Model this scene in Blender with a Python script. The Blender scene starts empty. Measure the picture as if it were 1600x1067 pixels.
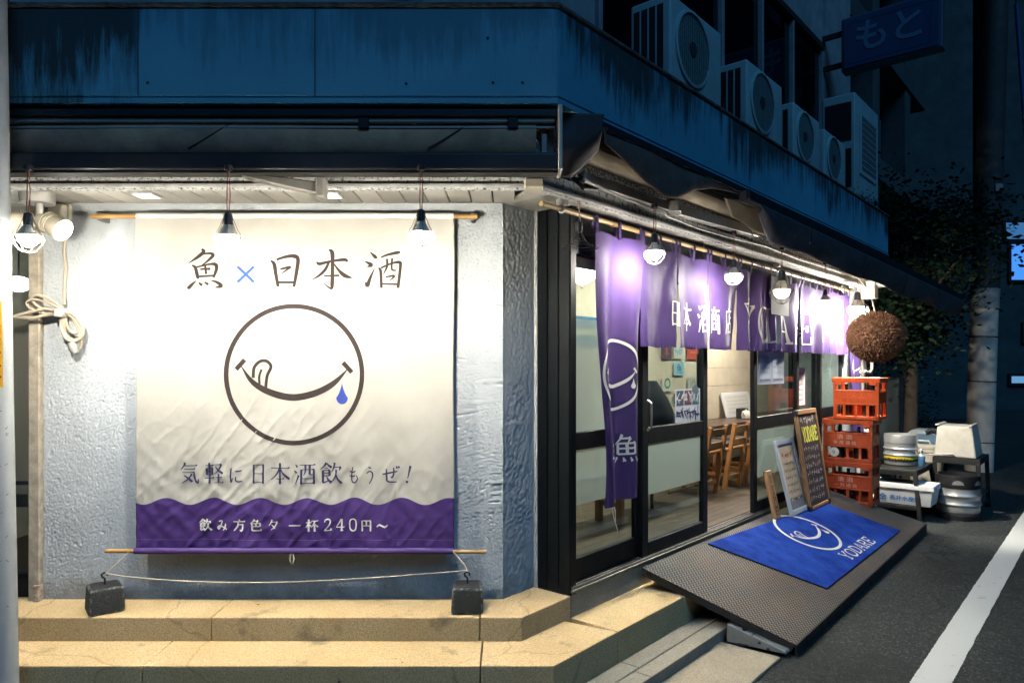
import bpy, bmesh, math, random
from mathutils import Vector, Matrix, noise
random.seed(7)
R = math.radians
scn = bpy.context.scene
col = scn.collection

# ------------------------------------------------------------------ camera, sky, sun, exposure
cam_d = bpy.data.cameras.new('camera'); cam = bpy.data.objects.new('camera', cam_d); col.objects.link(cam)
cam.location = (0, 0, 1.67); cam.rotation_euler = (R(90), 0, 0)
cam_d.sensor_width = 36; cam_d.lens = 24.75; cam_d.shift_y = .0228; cam_d.clip_end = 500; cam_d.clip_start = .05
scn.camera = cam
world = bpy.data.worlds.new('World'); scn.world = world; world.use_nodes = True
wn = world.node_tree.nodes; wl = world.node_tree.links
sky = wn.new('ShaderNodeTexSky'); sky.sky_type = 'NISHITA'; sky.sun_disc = False
sky.sun_elevation = R(-4.0); sky.sun_rotation = R(200); sky.air_density = 1.2; sky.ozone_density = 4.0; sky.dust_density = .3
wl.new(sky.outputs[0], wn['Background'].inputs[0]); wn['Background'].inputs[1].default_value = .35
sun_d = bpy.data.lights.new('sun', 'SUN'); sun = bpy.data.objects.new('sun', sun_d); col.objects.link(sun)
sun_d.energy = .92; sun_d.angle = R(30); sun_d.color = (.13, .44, .86)
sun.rotation_euler = Vector((-.35, 1.0, -1.25)).to_track_quat('-Z', 'Y').to_euler()
vs = scn.view_settings; vs.view_transform = 'Standard'; vs.look = 'None'; vs.exposure = .1; vs.gamma = 1; vs.use_curve_mapping = False
scn.cycles.max_bounces = 7; scn.cycles.diffuse_bounces = 4; scn.cycles.glossy_bounces = 3
scn.cycles.transmission_bounces = 4; scn.cycles.transparent_max_bounces = 12
scn.cycles.caustics_reflective = False; scn.cycles.caustics_refractive = False
scn.cycles.sample_clamp_indirect = 4
scn.cycles.use_denoising = True

# ------------------------------------------------------------------ frames of reference
ST, CT = .6547, .7559                       # direction of the side street face
P0 = (.3315, 3.961)
def W(p): return p
def Fr(p): return (p[0], 3.91 - p[1], p[2])                                   # (x, outward from front wall, z)
def Sd(p): return (P0[0] + p[0]*ST + p[1]*CT, P0[1] + p[0]*CT - p[1]*ST, p[2])  # (along side, outward, z)

# ------------------------------------------------------------------ materials
MATS = {}
def nodes(name):
    m = bpy.data.materials.new(name); m.use_nodes = True; MATS[name] = m
    nt = m.node_tree
    return m, nt.nodes, nt.links, nt.nodes['Principled BSDF']
def ramp(N, L, src, a, b, ca=(0,0,0,1), cb=(1,1,1,1)):
    r = N.new('ShaderNodeValToRGB'); L.new(src, r.inputs[0])
    e = r.color_ramp.elements; e[0].position = a; e[1].position = b; e[0].color = ca; e[1].color = cb
    return r.outputs[0]
def tex(N, L, kind, scale, vec=None, stretch=None, detail=4, rough=.55):
    t = N.new('ShaderNodeTex' + kind)
    tc = N.new('ShaderNodeNewGeometry').outputs['Position'] if vec is None else vec
    mp = N.new('ShaderNodeMapping'); L.new(tc, mp.inputs[0])
    if stretch: mp.inputs['Scale'].default_value = stretch
    L.new(mp.outputs[0], t.inputs['Vector']); t.inputs['Scale'].default_value = scale
    if kind == 'Noise': t.inputs['Detail'].default_value = detail; t.inputs['Roughness'].default_value = rough
    return t
def mix(N, L, fac, a, b, mode='MIX'):
    m = N.new('ShaderNodeMix'); m.data_type = 'RGBA'; m.blend_type = mode
    for k, v in ((0, fac), (6, a), (7, b)):
        if hasattr(v, 'is_linked') or hasattr(v, 'links'): L.new(v, m.inputs[k])
        elif k: m.inputs[k].default_value = (*v[:3], 1)
        else: m.inputs[k].default_value = v
    return m.outputs[2]
def bump(N, L, b, h, strength, dist=.01):
    n = N.new('ShaderNodeBump'); n.inputs['Strength'].default_value = strength; n.inputs['Distance'].default_value = dist
    L.new(h, n.inputs['Height']); L.new(n.outputs[0], b.inputs['Normal'])
def mat(name, base, rough=.6, metal=0., var=0., vscale=6., vcol=None, bmp=0., bscale=60., spec=.5, stretch=None, edges=(.35, .7)):
    """plain surface with mottled colour variation and fine relief"""
    if name in MATS: return MATS[name]
    m, N, L, b = nodes(name)
    b.inputs['Base Color'].default_value = (*base, 1); b.inputs['Roughness'].default_value = rough
    b.inputs['Metallic'].default_value = metal; b.inputs['Specular IOR Level'].default_value = spec
    if var:
        n = tex(N, L, 'Noise', vscale, stretch=stretch, detail=6, rough=.62)
        f = ramp(N, L, n.outputs[0], *edges)
        c = vcol or tuple(x * (1 - var) for x in base)
        L.new(mix(N, L, f, c, base), b.inputs['Base Color'])
        rr = ramp(N, L, n.outputs[0], .2, .8, (min(1, rough + .12),)*3 + (1,), (max(.05, rough - .1),)*3 + (1,))
        L.new(rr, b.inputs['Roughness'])
    if bmp:
        n2 = tex(N, L, 'Noise', bscale, detail=5); bump(N, L, b, n2.outputs[0], bmp, .01)
    return m
def emit(name, colr, strength):
    if name in MATS: return MATS[name]
    m, N, L, b = nodes(name)
    b.inputs['Base Color'].default_value = (.8, .8, .8, 1)
    b.inputs['Emission Color'].default_value = (*colr, 1); b.inputs['Emission Strength'].default_value = strength
    return m
def led_bulb(name, colr, strength, side=.30):
    """frosted LED bulb: brightest at its lower end, dimmer round the sides"""
    m, N, L, b = nodes(name); b.inputs['Base Color'].default_value = (.8, .8, .8, 1); b.inputs['Emission Color'].default_value = (*colr, 1)
    s = N.new('ShaderNodeSeparateXYZ'); L.new(N.new('ShaderNodeNewGeometry').outputs['True Normal'], s.inputs[0])
    k = N.new('ShaderNodeMapRange'); L.new(s.outputs[2], k.inputs[0]); k.inputs[1].default_value = -.05; k.inputs[2].default_value = -1.; k.inputs[3].default_value = strength*side; k.inputs[4].default_value = strength
    L.new(k.outputs[0], b.inputs['Emission Strength']); return m
def glass(name, tint=(.85, .93, .92), refl=1.0):
    m, N, L, b = nodes(name)
    N.remove(b)
    t = N.new('ShaderNodeBsdfTransparent'); t.inputs[0].default_value = (*tint, 1)
    g = N.new('ShaderNodeBsdfGlossy'); g.inputs['Roughness'].default_value = .02
    fr = N.new('ShaderNodeFresnel'); bk = N.new('ShaderNodeMath'); bk.operation = 'MULTIPLY_ADD'
    L.new(N.new('ShaderNodeNewGeometry').outputs['Backfacing'], bk.inputs[0]); bk.inputs[1].default_value = -.8333; bk.inputs[2].default_value = 1.5; L.new(bk.outputs[0], fr.inputs[0])
    mx = N.new('ShaderNodeMixShader'); L.new(fr.outputs[0], mx.inputs[0]); L.new(t.outputs[0], mx.inputs[1]); L.new(g.outputs[0], mx.inputs[2])
    L.new(mx.outputs[0], N['Material Output'].inputs[0]); return m
def film(name, colr, through=.25):
    m, N, L, b = nodes(name); N.remove(b)
    t = N.new('ShaderNodeBsdfTransparent'); d = N.new('ShaderNodeBsdfDiffuse'); tr = N.new('ShaderNodeBsdfTranslucent')
    d.inputs[0].default_value = (*colr, 1); tr.inputs[0].default_value = (*colr, 1)
    a = N.new('ShaderNodeMixShader'); a.inputs[0].default_value = .8; L.new(d.outputs[0], a.inputs[1]); L.new(tr.outputs[0], a.inputs[2])
    c = N.new('ShaderNodeMixShader'); c.inputs[0].default_value = through; L.new(a.outputs[0], c.inputs[1]); L.new(t.outputs[0], c.inputs[2])
    L.new(c.outputs[0], N['Material Output'].inputs[0]); return m
def cloth(name, base, rough=.8, trans=.0, bscale=900, sheen=0., spec=.2):
    m, N, L, b = nodes(name)
    n = tex(N, L, 'Noise', 5, detail=5); f = ramp(N, L, n.outputs[0], .3, .75)
    c = mix(N, L, f, tuple(x*.9 for x in base), base); L.new(c, b.inputs['Base Color'])
    b.inputs['Roughness'].default_value = rough; b.inputs['Specular IOR Level'].default_value = spec
    w = tex(N, L, 'Noise', 22, detail=7, rough=.7); bump(N, L, b, w.outputs[0], .35, .006)
    if sheen: b.inputs['Sheen Weight'].default_value = sheen
    if trans:
        t = N.new('ShaderNodeBsdfTranslucent'); L.new(c, t.inputs[0])
        mx = N.new('ShaderNodeMixShader'); mx.inputs[0].default_value = trans
        L.new(b.outputs[0], mx.inputs[1]); L.new(t.outputs[0], mx.inputs[2]); L.new(mx.outputs[0], N['Material Output'].inputs[0])
    return m

def m_stucco():
    m, N, L, b = nodes('stucco')
    n = tex(N, L, 'Noise', 2.2, detail=6); f = ramp(N, L, n.outputs[0], .3, .7)
    c = mix(N, L, f, (.44, .475, .50), (.53, .565, .59))
    g = tex(N, L, 'Noise', 9, detail=8, rough=.7); f2 = ramp(N, L, g.outputs[0], .56, .72)
    fm = N.new('ShaderNodeMath'); fm.operation = 'MULTIPLY'; L.new(f2, fm.inputs[0]); fm.inputs[1].default_value = .3
    c = mix(N, L, fm.outputs[0], c, (.28, .31, .33))
    gz_ = N.new('ShaderNodeSeparateXYZ'); L.new(N.new('ShaderNodeNewGeometry').outputs['Position'], gz_.inputs[0]); gr_ = N.new('ShaderNodeMapRange'); L.new(gz_.outputs[2], gr_.inputs[0]); gr_.inputs[1].default_value = .62; gr_.inputs[2].default_value = .37; gr_.inputs[3].default_value = -.25; gr_.inputs[4].default_value = .22
    gn_ = tex(N, L, 'Noise', 6, detail=8, rough=.7); ga_ = N.new('ShaderNodeMath'); ga_.operation = 'ADD'; L.new(gn_.outputs[0], ga_.inputs[0]); L.new(gr_.outputs[0], ga_.inputs[1])
    c = mix(N, L, ramp(N, L, ga_.outputs[0], .5, .75, (0, 0, 0, 1), (.6, .6, .6, 1)), c, (.20, .18, .14)); L.new(c, b.inputs['Base Color'])
    b.inputs['Roughness'].default_value = .95; b.inputs['Specular IOR Level'].default_value = .04
    w = tex(N, L, 'Noise', 110, stretch=(1, 1, 1.8), detail=6, rough=.7); bump(N, L, b, w.outputs[0], .5, .005)
    return m
def m_parapet():
    m, N, L, b = nodes('parapet_render')
    n = tex(N, L, 'Noise', 1.3, detail=6); f = ramp(N, L, n.outputs[0], .3, .7)
    c = mix(N, L, f, (.075, .30, .43), (.115, .39, .55))
    geo = N.new('ShaderNodeNewGeometry'); sx = N.new('ShaderNodeSeparateXYZ'); L.new(geo.outputs['Position'], sx.inputs[0])
    # rain streaks running down from the coping
    s = tex(N, L, 'Noise', 9, stretch=(2.2, 2.2, .16), detail=9, rough=.78)
    h = N.new('ShaderNodeMapRange'); L.new(sx.outputs[2], h.inputs[0]); h.inputs[1].default_value = 2.95; h.inputs[2].default_value = 3.36
    h.inputs[3].default_value = -.13; h.inputs[4].default_value = .24
    xl = N.new('ShaderNodeMapRange'); L.new(sx.outputs[0], xl.inputs[0]); xl.inputs[1].default_value = -1.70; xl.inputs[2].default_value = -1.80; xl.inputs[4].default_value = .20
    pt_ = tex(N, L, 'Noise', 1.7, detail=3); pm = N.new('ShaderNodeMath'); pm.operation = 'MULTIPLY_ADD'; L.new(pt_.outputs[0], pm.inputs[0]); pm.inputs[1].default_value = .7; pm.inputs[2].default_value = -.35
    a0 = N.new('ShaderNodeMath'); a0.operation = 'ADD'; L.new(s.outputs[0], a0.inputs[0]); L.new(pm.outputs[0], a0.inputs[1])
    a1 = N.new('ShaderNodeMath'); a1.operation = 'ADD'; L.new(a0.outputs[0], a1.inputs[0]); L.new(xl.outputs[0], a1.inputs[1])
    a = N.new('ShaderNodeMath'); a.operation = 'ADD'; L.new(a1.outputs[0], a.inputs[0]); L.new(h.outputs[0], a.inputs[1])
    f = ramp(N, L, a.outputs[0], .52, .72)
    # the front return is cleaner except its far left bay
    xm = N.new('ShaderNodeMapRange'); L.new(sx.outputs[0], xm.inputs[0]); xm.inputs[1].default_value = .18; xm.inputs[2].default_value = .24
    xl = N.new('ShaderNodeMapRange'); L.new(sx.outputs[0], xl.inputs[0]); xl.inputs[1].default_value = -1.70; xl.inputs[2].default_value = -1.80
    mx = N.new('ShaderNodeMath'); mx.operation = 'MAXIMUM'; L.new(xm.outputs[0], mx.inputs[0]); L.new(xl.outputs[0], mx.inputs[1])
    m2 = N.new('ShaderNodeMath'); m2.operation = 'MULTIPLY_ADD'; L.new(mx.outputs[0], m2.inputs[0]); m2.inputs[1].default_value = .5; m2.inputs[2].default_value = .42
    m3 = N.new('ShaderNodeMath'); m3.operation = 'MULTIPLY'; L.new(m2.outputs[0], m3.inputs[0]); L.new(f, m3.inputs[1])
    c = mix(N, L, m3.outputs[0], c, (.03, .035, .035))
    L.new(c, b.inputs['Base Color']); b.inputs['Roughness'].default_value = .85; b.inputs['Specular IOR Level'].default_value = .15
    w = tex(N, L, 'Noise', 55, detail=5); bump(N, L, b, w.outputs[0], .35, .006)
    return m
def m_stone(name, ca, cb):
    m, N, L, b = nodes(name)
    n = tex(N, L, 'Noise', 3.0, detail=7, rough=.65); f = ramp(N, L, n.outputs[0], .3, .7)
    c = mix(N, L, f, ca, cb)
    sp = tex(N, L, 'Noise', 140, detail=2); f2 = ramp(N, L, sp.outputs[0], .35, .6)
    c = mix(N, L, f2, tuple(x*.58 for x in cb), c)
    st = tex(N, L, 'Noise', 4.5, detail=5, rough=.6); f3 = ramp(N, L, st.outputs[0], .62, .72)
    k = N.new('ShaderNodeMath'); k.operation = 'MULTIPLY'; L.new(f3, k.inputs[0]); k.inputs[1].default_value = .55
    c = mix(N, L, k.outputs[0], c, (.10, .085, .06))
    chw = tex(N, L, 'Noise', 14, detail=5); cha = N.new('ShaderNodeVectorMath'); cha.operation = 'MULTIPLY_ADD'; L.new(chw.outputs[1], cha.inputs[0]); cha.inputs[1].default_value = (.16, .16, .16)
    L.new(N.new('ShaderNodeNewGeometry').outputs['Position'], cha.inputs[2])
    ch = tex(N, L, 'Voronoi', 2.3, vec=cha.outputs[0]); f4 = ramp(N, L, ch.outputs[0], .07, .085, (1, 1, 1, 1), (0, 0, 0, 1))
    c = mix(N, L, f4, c, (.05, .045, .04))
    # hairline cracks
    cw = tex(N, L, 'Noise', 3, detail=4)
    add = N.new('ShaderNodeVectorMath'); add.operation = 'MULTIPLY_ADD'; L.new(cw.outputs[1], add.inputs[0]); add.inputs[1].default_value = (.25, .25, .25)
    L.new(N.new('ShaderNodeNewGeometry').outputs['Position'], add.inputs[2])
    cv = N.new('ShaderNodeTexVoronoi'); cv.feature = 'DISTANCE_TO_EDGE'; cv.inputs['Scale'].default_value = .5; L.new(add.outputs[0], cv.inputs['Vector'])
    f5 = ramp(N, L, cv.outputs[0], .0005, .0018, (.35, .35, .35, 1), (0, 0, 0, 1))
    c = mix(N, L, f5, c, (.07, .055, .04))
    L.new(c, b.inputs['Base Color']); b.inputs['Roughness'].default_value = .8; b.inputs['Specular IOR Level'].default_value = .3
    w = tex(N, L, 'Noise', 120, detail=4); bump(N, L, b, w.outputs[0], .4, .004)
    return m
def m_asphalt():
    m, N, L, b = nodes('asphalt')
    n = tex(N, L, 'Noise', 1.4, detail=6); f = ramp(N, L, n.outputs[0], .3, .7)
    c = mix(N, L, f, (.026, .032, .031), (.046, .054, .051))
    v = tex(N, L, 'Voronoi', 95); f2 = ramp(N, L, v.outputs['Color'], .62, .95)
    c = mix(N, L, f2, c, (.12, .125, .12))
    g = tex(N, L, 'Noise', 25, detail=8, rough=.75); f3 = ramp(N, L, g.outputs[0], .52, .66)
    c = mix(N, L, f3, c, (.018, .021, .021))
    aw = tex(N, L, 'Noise', 2.2, detail=6); ad = N.new('ShaderNodeVectorMath'); ad.operation = 'MULTIPLY_ADD'; L.new(aw.outputs[1], ad.inputs[0]); ad.inputs[1].default_value = (.5, .5, .5)
    L.new(N.new('ShaderNodeNewGeometry').outputs['Position'], ad.inputs[2]); av = N.new('ShaderNodeTexVoronoi'); av.feature = 'DISTANCE_TO_EDGE'; av.inputs['Scale'].default_value = .55; L.new(ad.outputs[0], av.inputs['Vector'])
    c = mix(N, L, ramp(N, L, av.outputs[0], .001, .005, (.8, .8, .8, 1), (0, 0, 0, 1)), c, (.012, .013, .013))
    ap = tex(N, L, 'Noise', .8, detail=5, rough=.7); c = mix(N, L, ramp(N, L, ap.outputs[0], .52, .58, (0, 0, 0, 1), (.5, .5, .5, 1)), c, (.024, .027, .027))
    L.new(c, b.inputs['Base Color']); b.inputs['Roughness'].default_value = .8
    L.new(ramp(N, L, n.outputs[0], .3, .7, (.65,)*3 + (1,), (.9,)*3 + (1,)), b.inputs['Roughness']); b.inputs['Specular IOR Level'].default_value = .2
    v2 = tex(N, L, 'Voronoi', 90); bump(N, L, b, v2.outputs[0], 1.0, .010)
    return m
def m_paint():
    m, N, L, b = nodes('road_paint')
    g = tex(N, L, 'Noise', 14, detail=9, rough=.75); f = ramp(N, L, g.outputs[0], .60, .70)
    c = mix(N, L, f, (.62, .63, .60), (.30, .31, .30))
    v = tex(N, L, 'Noise', 1.9, detail=6); f2 = ramp(N, L, v.outputs[0], .70, .74)
    c = mix(N, L, f2, c, (.06, .06, .06)); L.new(c, b.inputs['Base Color']); b.inputs['Roughness'].default_value = .6
    w = tex(N, L, 'Noise', 160, detail=3); bump(N, L, b, w.outputs[0], .4, .004)
    return m
def m_plate():
    """steel tread plate: small raised bars laid alternately, worn and rusty"""
    m, N, L, b = nodes('tread_plate')
    uv = N.new('ShaderNodeUVMap').outputs[0]
    def bars(rot, off):
        mp = N.new('ShaderNodeMapping'); L.new(uv, mp.inputs[0]); mp.inputs['Scale'].default_value = (30, 30, 1); mp.inputs['Location'].default_value = (off, off, 0)
        s = N.new('ShaderNodeSeparateXYZ'); L.new(mp.outputs[0], s.inputs[0])
        fx = N.new('ShaderNodeMath'); fx.operation = 'FRACT'; L.new(s.outputs[0], fx.inputs[0])
        fy = N.new('ShaderNodeMath'); fy.operation = 'FRACT'; L.new(s.outputs[1], fy.inputs[0])
        cx = N.new('ShaderNodeCombineXYZ'); L.new(fx.outputs[0], cx.inputs[0]); L.new(fy.outputs[0], cx.inputs[1])
        sb = N.new('ShaderNodeVectorMath'); sb.operation = 'SUBTRACT'; L.new(cx.outputs[0], sb.inputs[0]); sb.inputs[1].default_value = (.5, .5, 0)
        ro = N.new('ShaderNodeVectorRotate'); ro.rotation_type = 'Z_AXIS'; L.new(sb.outputs[0], ro.inputs['Vector']); ro.inputs['Angle'].default_value = rot
        sc = N.new('ShaderNodeVectorMath'); sc.operation = 'MULTIPLY'; L.new(ro.outputs[0], sc.inputs[0]); sc.inputs[1].default_value = (1.9, 6.0, 0)
        ln = N.new('ShaderNodeVectorMath'); ln.operation = 'LENGTH'; L.new(sc.outputs[0], ln.inputs[0])
        return ramp(N, L, ln.outputs['Value'], .45, .95, (1, 1, 1, 1), (0, 0, 0, 1))
    h = mix(N, L, 1.0, bars(R(45), 0), bars(R(-45), .5), 'LIGHTEN')
    n = tex(N, L, 'Noise', 3.2, detail=7, rough=.65); f = ramp(N, L, n.outputs[0], .40, .68)
    c = mix(N, L, f, (.040, .040, .039), (.092, .058, .036))
    hm = N.new('ShaderNodeMath'); hm.operation = 'MULTIPLY'; L.new(h, hm.inputs[0]); hm.inputs[1].default_value = .7
    c = mix(N, L, hm.outputs[0], c, (.27, .265, .255)); L.new(c, b.inputs['Base Color'])
    b.inputs['Metallic'].default_value = .15; b.inputs['Specular IOR Level'].default_value = .3
    L.new(ramp(N, L, h, .1, .9, (.72,)*3 + (1,), (.45,)*3 + (1,)), b.inputs['Roughness'])
    bump(N, L, b, h, .9, .004)
    return m
def m_banner():
    m, N, L, b = nodes('banner_cloth')
    geo = N.new('ShaderNodeNewGeometry'); sx = N.new('ShaderNodeSeparateXYZ'); L.new(geo.outputs['Position'], sx.inputs[0])
    sn = N.new('ShaderNodeMath'); sn.operation = 'MULTIPLY_ADD'; L.new(sx.outputs[0], sn.inputs[0]); sn.inputs[1].default_value = 24.6; sn.inputs[2].default_value = 24.6*1.877 + math.pi/2
    si = N.new('ShaderNodeMath'); si.operation = 'SINE'; L.new(sn.outputs[0], si.inputs[0])
    wz = N.new('ShaderNodeMath'); wz.operation = 'MULTIPLY_ADD'; L.new(si.outputs[0], wz.inputs[0]); wz.inputs[1].default_value = .0185; wz.inputs[2].default_value = .930
    lt = N.new('ShaderNodeMath'); lt.operation = 'LESS_THAN'; L.new(sx.outputs[2], lt.inputs[0]); L.new(wz.outputs[0], lt.inputs[1])
    n = tex(N, L, 'Noise', 4, detail=5); f = ramp(N, L, n.outputs[0], .3, .75)
    c1 = mix(N, L, f, (.40, .385, .34), (.455, .445, .40)); c2 = mix(N, L, f, (.050, .024, .135), (.078, .038, .185))
    c = mix(N, L, lt.outputs[0], c1, c2); L.new(c, b.inputs['Base Color'])
    b.inputs['Roughness'].default_value = .7; b.inputs['Specular IOR Level'].default_value = .25
    w = tex(N, L, 'Noise', 14, detail=7, rough=.65, stretch=(1.6, 1, .7)); bump(N, L, b, w.outputs[0], .28, .008)
    return m
def m_planks(name, ca, cb, scale=9):
    m, N, L, b = nodes(name)
    n = tex(N, L, 'Noise', scale, stretch=(1, 1, .1), detail=7, rough=.65)
    inf = N.new('ShaderNodeObjectInfo')
    c = mix(N, L, ramp(N, L, n.outputs[0], .3, .7), ca, cb)
    hs = N.new('ShaderNodeHueSaturation'); L.new(c, hs.inputs['Color'])
    mr = N.new('ShaderNodeMapRange'); L.new(inf.outputs['Random'], mr.inputs[0]); mr.inputs[3].default_value = .78; mr.inputs[4].default_value = 1.18; L.new(mr.outputs[0], hs.inputs['Value'])
    L.new(hs.outputs[0], b.inputs['Base Color']); b.inputs['Roughness'].default_value = .5
    bump(N, L, b, n.outputs[0], .25, .004)
    return m

STUCCO = m_stucco(); PARAPET = m_parapet()
STONE = m_stone('warm_stone', (.62, .43, .20), (.76, .57, .31)); STONE2 = m_stone('grey_stone', (.30, .28, .23), (.42, .38, .30))
SLAB = m_stone('slab_concrete', (.40, .34, .24), (.50, .44, .33))
ASPHALT = m_asphalt(); PAINT = m_paint(); PLATE = m_plate(); BANNER = m_banner()
WHITE_TRIM = mat('white_trim', (.66, .66, .63), .55, var=.4, vscale=14, bmp=.3)
FASCIA = mat('peeling_fascia', (.62, .63, .62), .7, var=1, vscale=55, vcol=(.05, .06, .06), bmp=.6, bscale=80, edges=(.36, .50))
FASCIA_TOP = mat('mildewed_fascia', (.45, .46, .46), .8, var=1, vscale=70, vcol=(.025, .03, .03), bmp=.7, bscale=90, edges=(.47, .60))
SOFFIT = m_planks('soffit_board', (.42, .40, .35), (.56, .54, .48), 5)
BLACK = mat('black_frame', (.005, .008, .010), .5, var=.3, vscale=8, bmp=.08, spec=.2)
BLACKM = mat('black_matt', (.018, .018, .019), .7, var=.4, vscale=10)
ALU = mat('aluminium', (.42, .41, .39), .42, .85, var=.25, vscale=20, bmp=.1)
GREYP = mat('grey_paint', (.42, .41, .38), .5, .1, var=.25, vscale=12)
ARM = mat('awning_arm', (.36, .35, .32), .5, .2, var=.3, vscale=10)
CREAM = mat('cream_plastic', (.58, .53, .42), .5, var=.2, vscale=15)
DARKALU = mat('dark_anodised', (.045, .055, .065), .38, .5, var=.3, vscale=9)
AWN_BROWN = mat('awning_brown', (.50, .24, .13), .9, var=.45, vscale=5, bmp=.2, bscale=30, spec=.1)
AWN_DARK = mat('awning_slate', (.075, .075, .085), .75, var=.35, vscale=6, bmp=.25, bscale=25, spec=.25)
AWN_BEIGE = mat('awning_beige', (.52, .43, .31), .8, var=.25, vscale=7, bmp=.25, bscale=35, spec=.15)
BAMBOO = mat('bamboo', (.52, .30, .10), .38, var=.35, vscale=9)
INKB = mat('ink_brown', (.030, .019, .017), .8, var=.2); INKN = mat('ink_navy', (.03, .026, .085), .8); INKBL = mat('ink_blue', (.03, .10, .42), .8)
INKW = mat('ink_white', (.68, .66, .60), .85)
PURPLE = cloth('noren_purple', (.074, .045, .155), .6, .15, spec=.15)
CORD = mat('cord_red', (.30, .12, .09), .7); CORDB = mat('cord_black', (.015, .015, .015), .6); ROPE = mat('rope', (.50, .44, .33), .9)
CABLE = mat('beige_cable', (.50, .43, .33), .6, var=.2)
BULB = led_bulb('bulb_glow', (1, .93, .80), 1950, .26); BULB_L = led_bulb('bulb_glow_left', (1, .93, .80), 1500, .26); BULB_S = led_bulb('bulb_glow_side', (1, .93, .82), 1450, .24); BULB_E = emit('bulb_glow_end', (1, .93, .80), 2300); BULB_DIM = emit('bulb_dim', (1, .85, .6), 6); SPOTL = emit('spot_face', (1, .95, .86), 60)
GLOBE = emit('globe_glow', (1, .90, .74), 9.0); CEIL = emit('ceiling_lamp', (1, .92, .80), 300.0)
STAINLESS = mat('stainless', (.60, .61, .60), .36, .72, var=.15, vscale=12, bmp=.08, bscale=40)
GLASS = glass('window_glass'); DGLASS = glass('dark_glass', (.35, .42, .45))
FROST = film('frosted_film', (.54, .59, .585), .20)
ORANGE = mat('crate_orange', (.62, .085, .012), .42, var=.3, vscale=9); ORANGE_D = mat('crate_rust', (.50, .072, .016), .5, var=.35, vscale=9)
WOOD = m_planks('chair_wood', (.33, .14, .04), (.45, .21, .07), 12); WOODF = m_planks('floor_wood', (.040, .028, .017), (.092, .064, .038), 7)
PAPER = mat('paper', (.62, .60, .55), .8); BLUEMAT = mat('mat_blue', (.022, .085, .46), .95, var=.45, vscale=6, vcol=(.010, .036, .25), bmp=.9, bscale=260, spec=.1)
WALLIN = mat('interior_wall', (.66, .58, .44), .8, var=.2, vscale=3); WALLIN2 = mat('interior_plaster', (.50, .46, .39), .85, var=.35, vscale=5)
CEDAR = mat('cedar_brown', (.27, .13, .06), .85, var=.55, vscale=25)
WBLOCK = mat('weight_block', (.028, .034, .034), .75, var=1, vscale=22, vcol=(.30, .30, .27), bmp=.5, bscale=70, edges=(.24, .36))
wbN, wbL = WBLOCK.node_tree.nodes, WBLOCK.node_tree.links; wbB = wbN['Principled BSDF']; wsrc = wbB.inputs['Base Color'].links[0].from_socket
wp = wbN.new('ShaderNodeNewGeometry'); wn_ = tex(wbN, wbL, 'Noise', 40, detail=6, rough=.7); wm = wbN.new('ShaderNodeMath'); wm.operation = 'MULTIPLY_ADD'; wbL.new(wn_.outputs[0], wm.inputs[0]); wm.inputs[1].default_value = .12; wbL.new(wp.outputs['Pointiness'], wm.inputs[2])
wbL.new(mix(wbN, wbL, ramp(wbN, wbL, wm.outputs[0], .615, .66), wsrc, (.42, .40, .35)), wbB.inputs['Base Color'])
AC_MAT = mat('ac_enamel', (.34, .54, .57), .45, var=.2, vscale=5); DARKHOLE = mat('dark_hole', (.008, .009, .010), .9)
GRILLE = mat('grille_wire', (.035, .05, .055), .5)
CONC_POLE = mat('pole_concrete', (.60, .57, .50), .85, var=.25, vscale=7, bmp=.3, bscale=90)
POLE_DARK = mat('pole_sleeve_and_shade', (.05, .05, .048), .7, var=.3, vscale=7)  # dark sleeve, and shade above the lamplight put into the colour
FOAM = mat('foam_white', (.70, .72, .72), .8, var=.12, vscale=20, bmp=.2, bscale=120)
WPLAS = mat('white_plastic', (.58, .55, .47), .5, var=.2, vscale=9)

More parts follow.
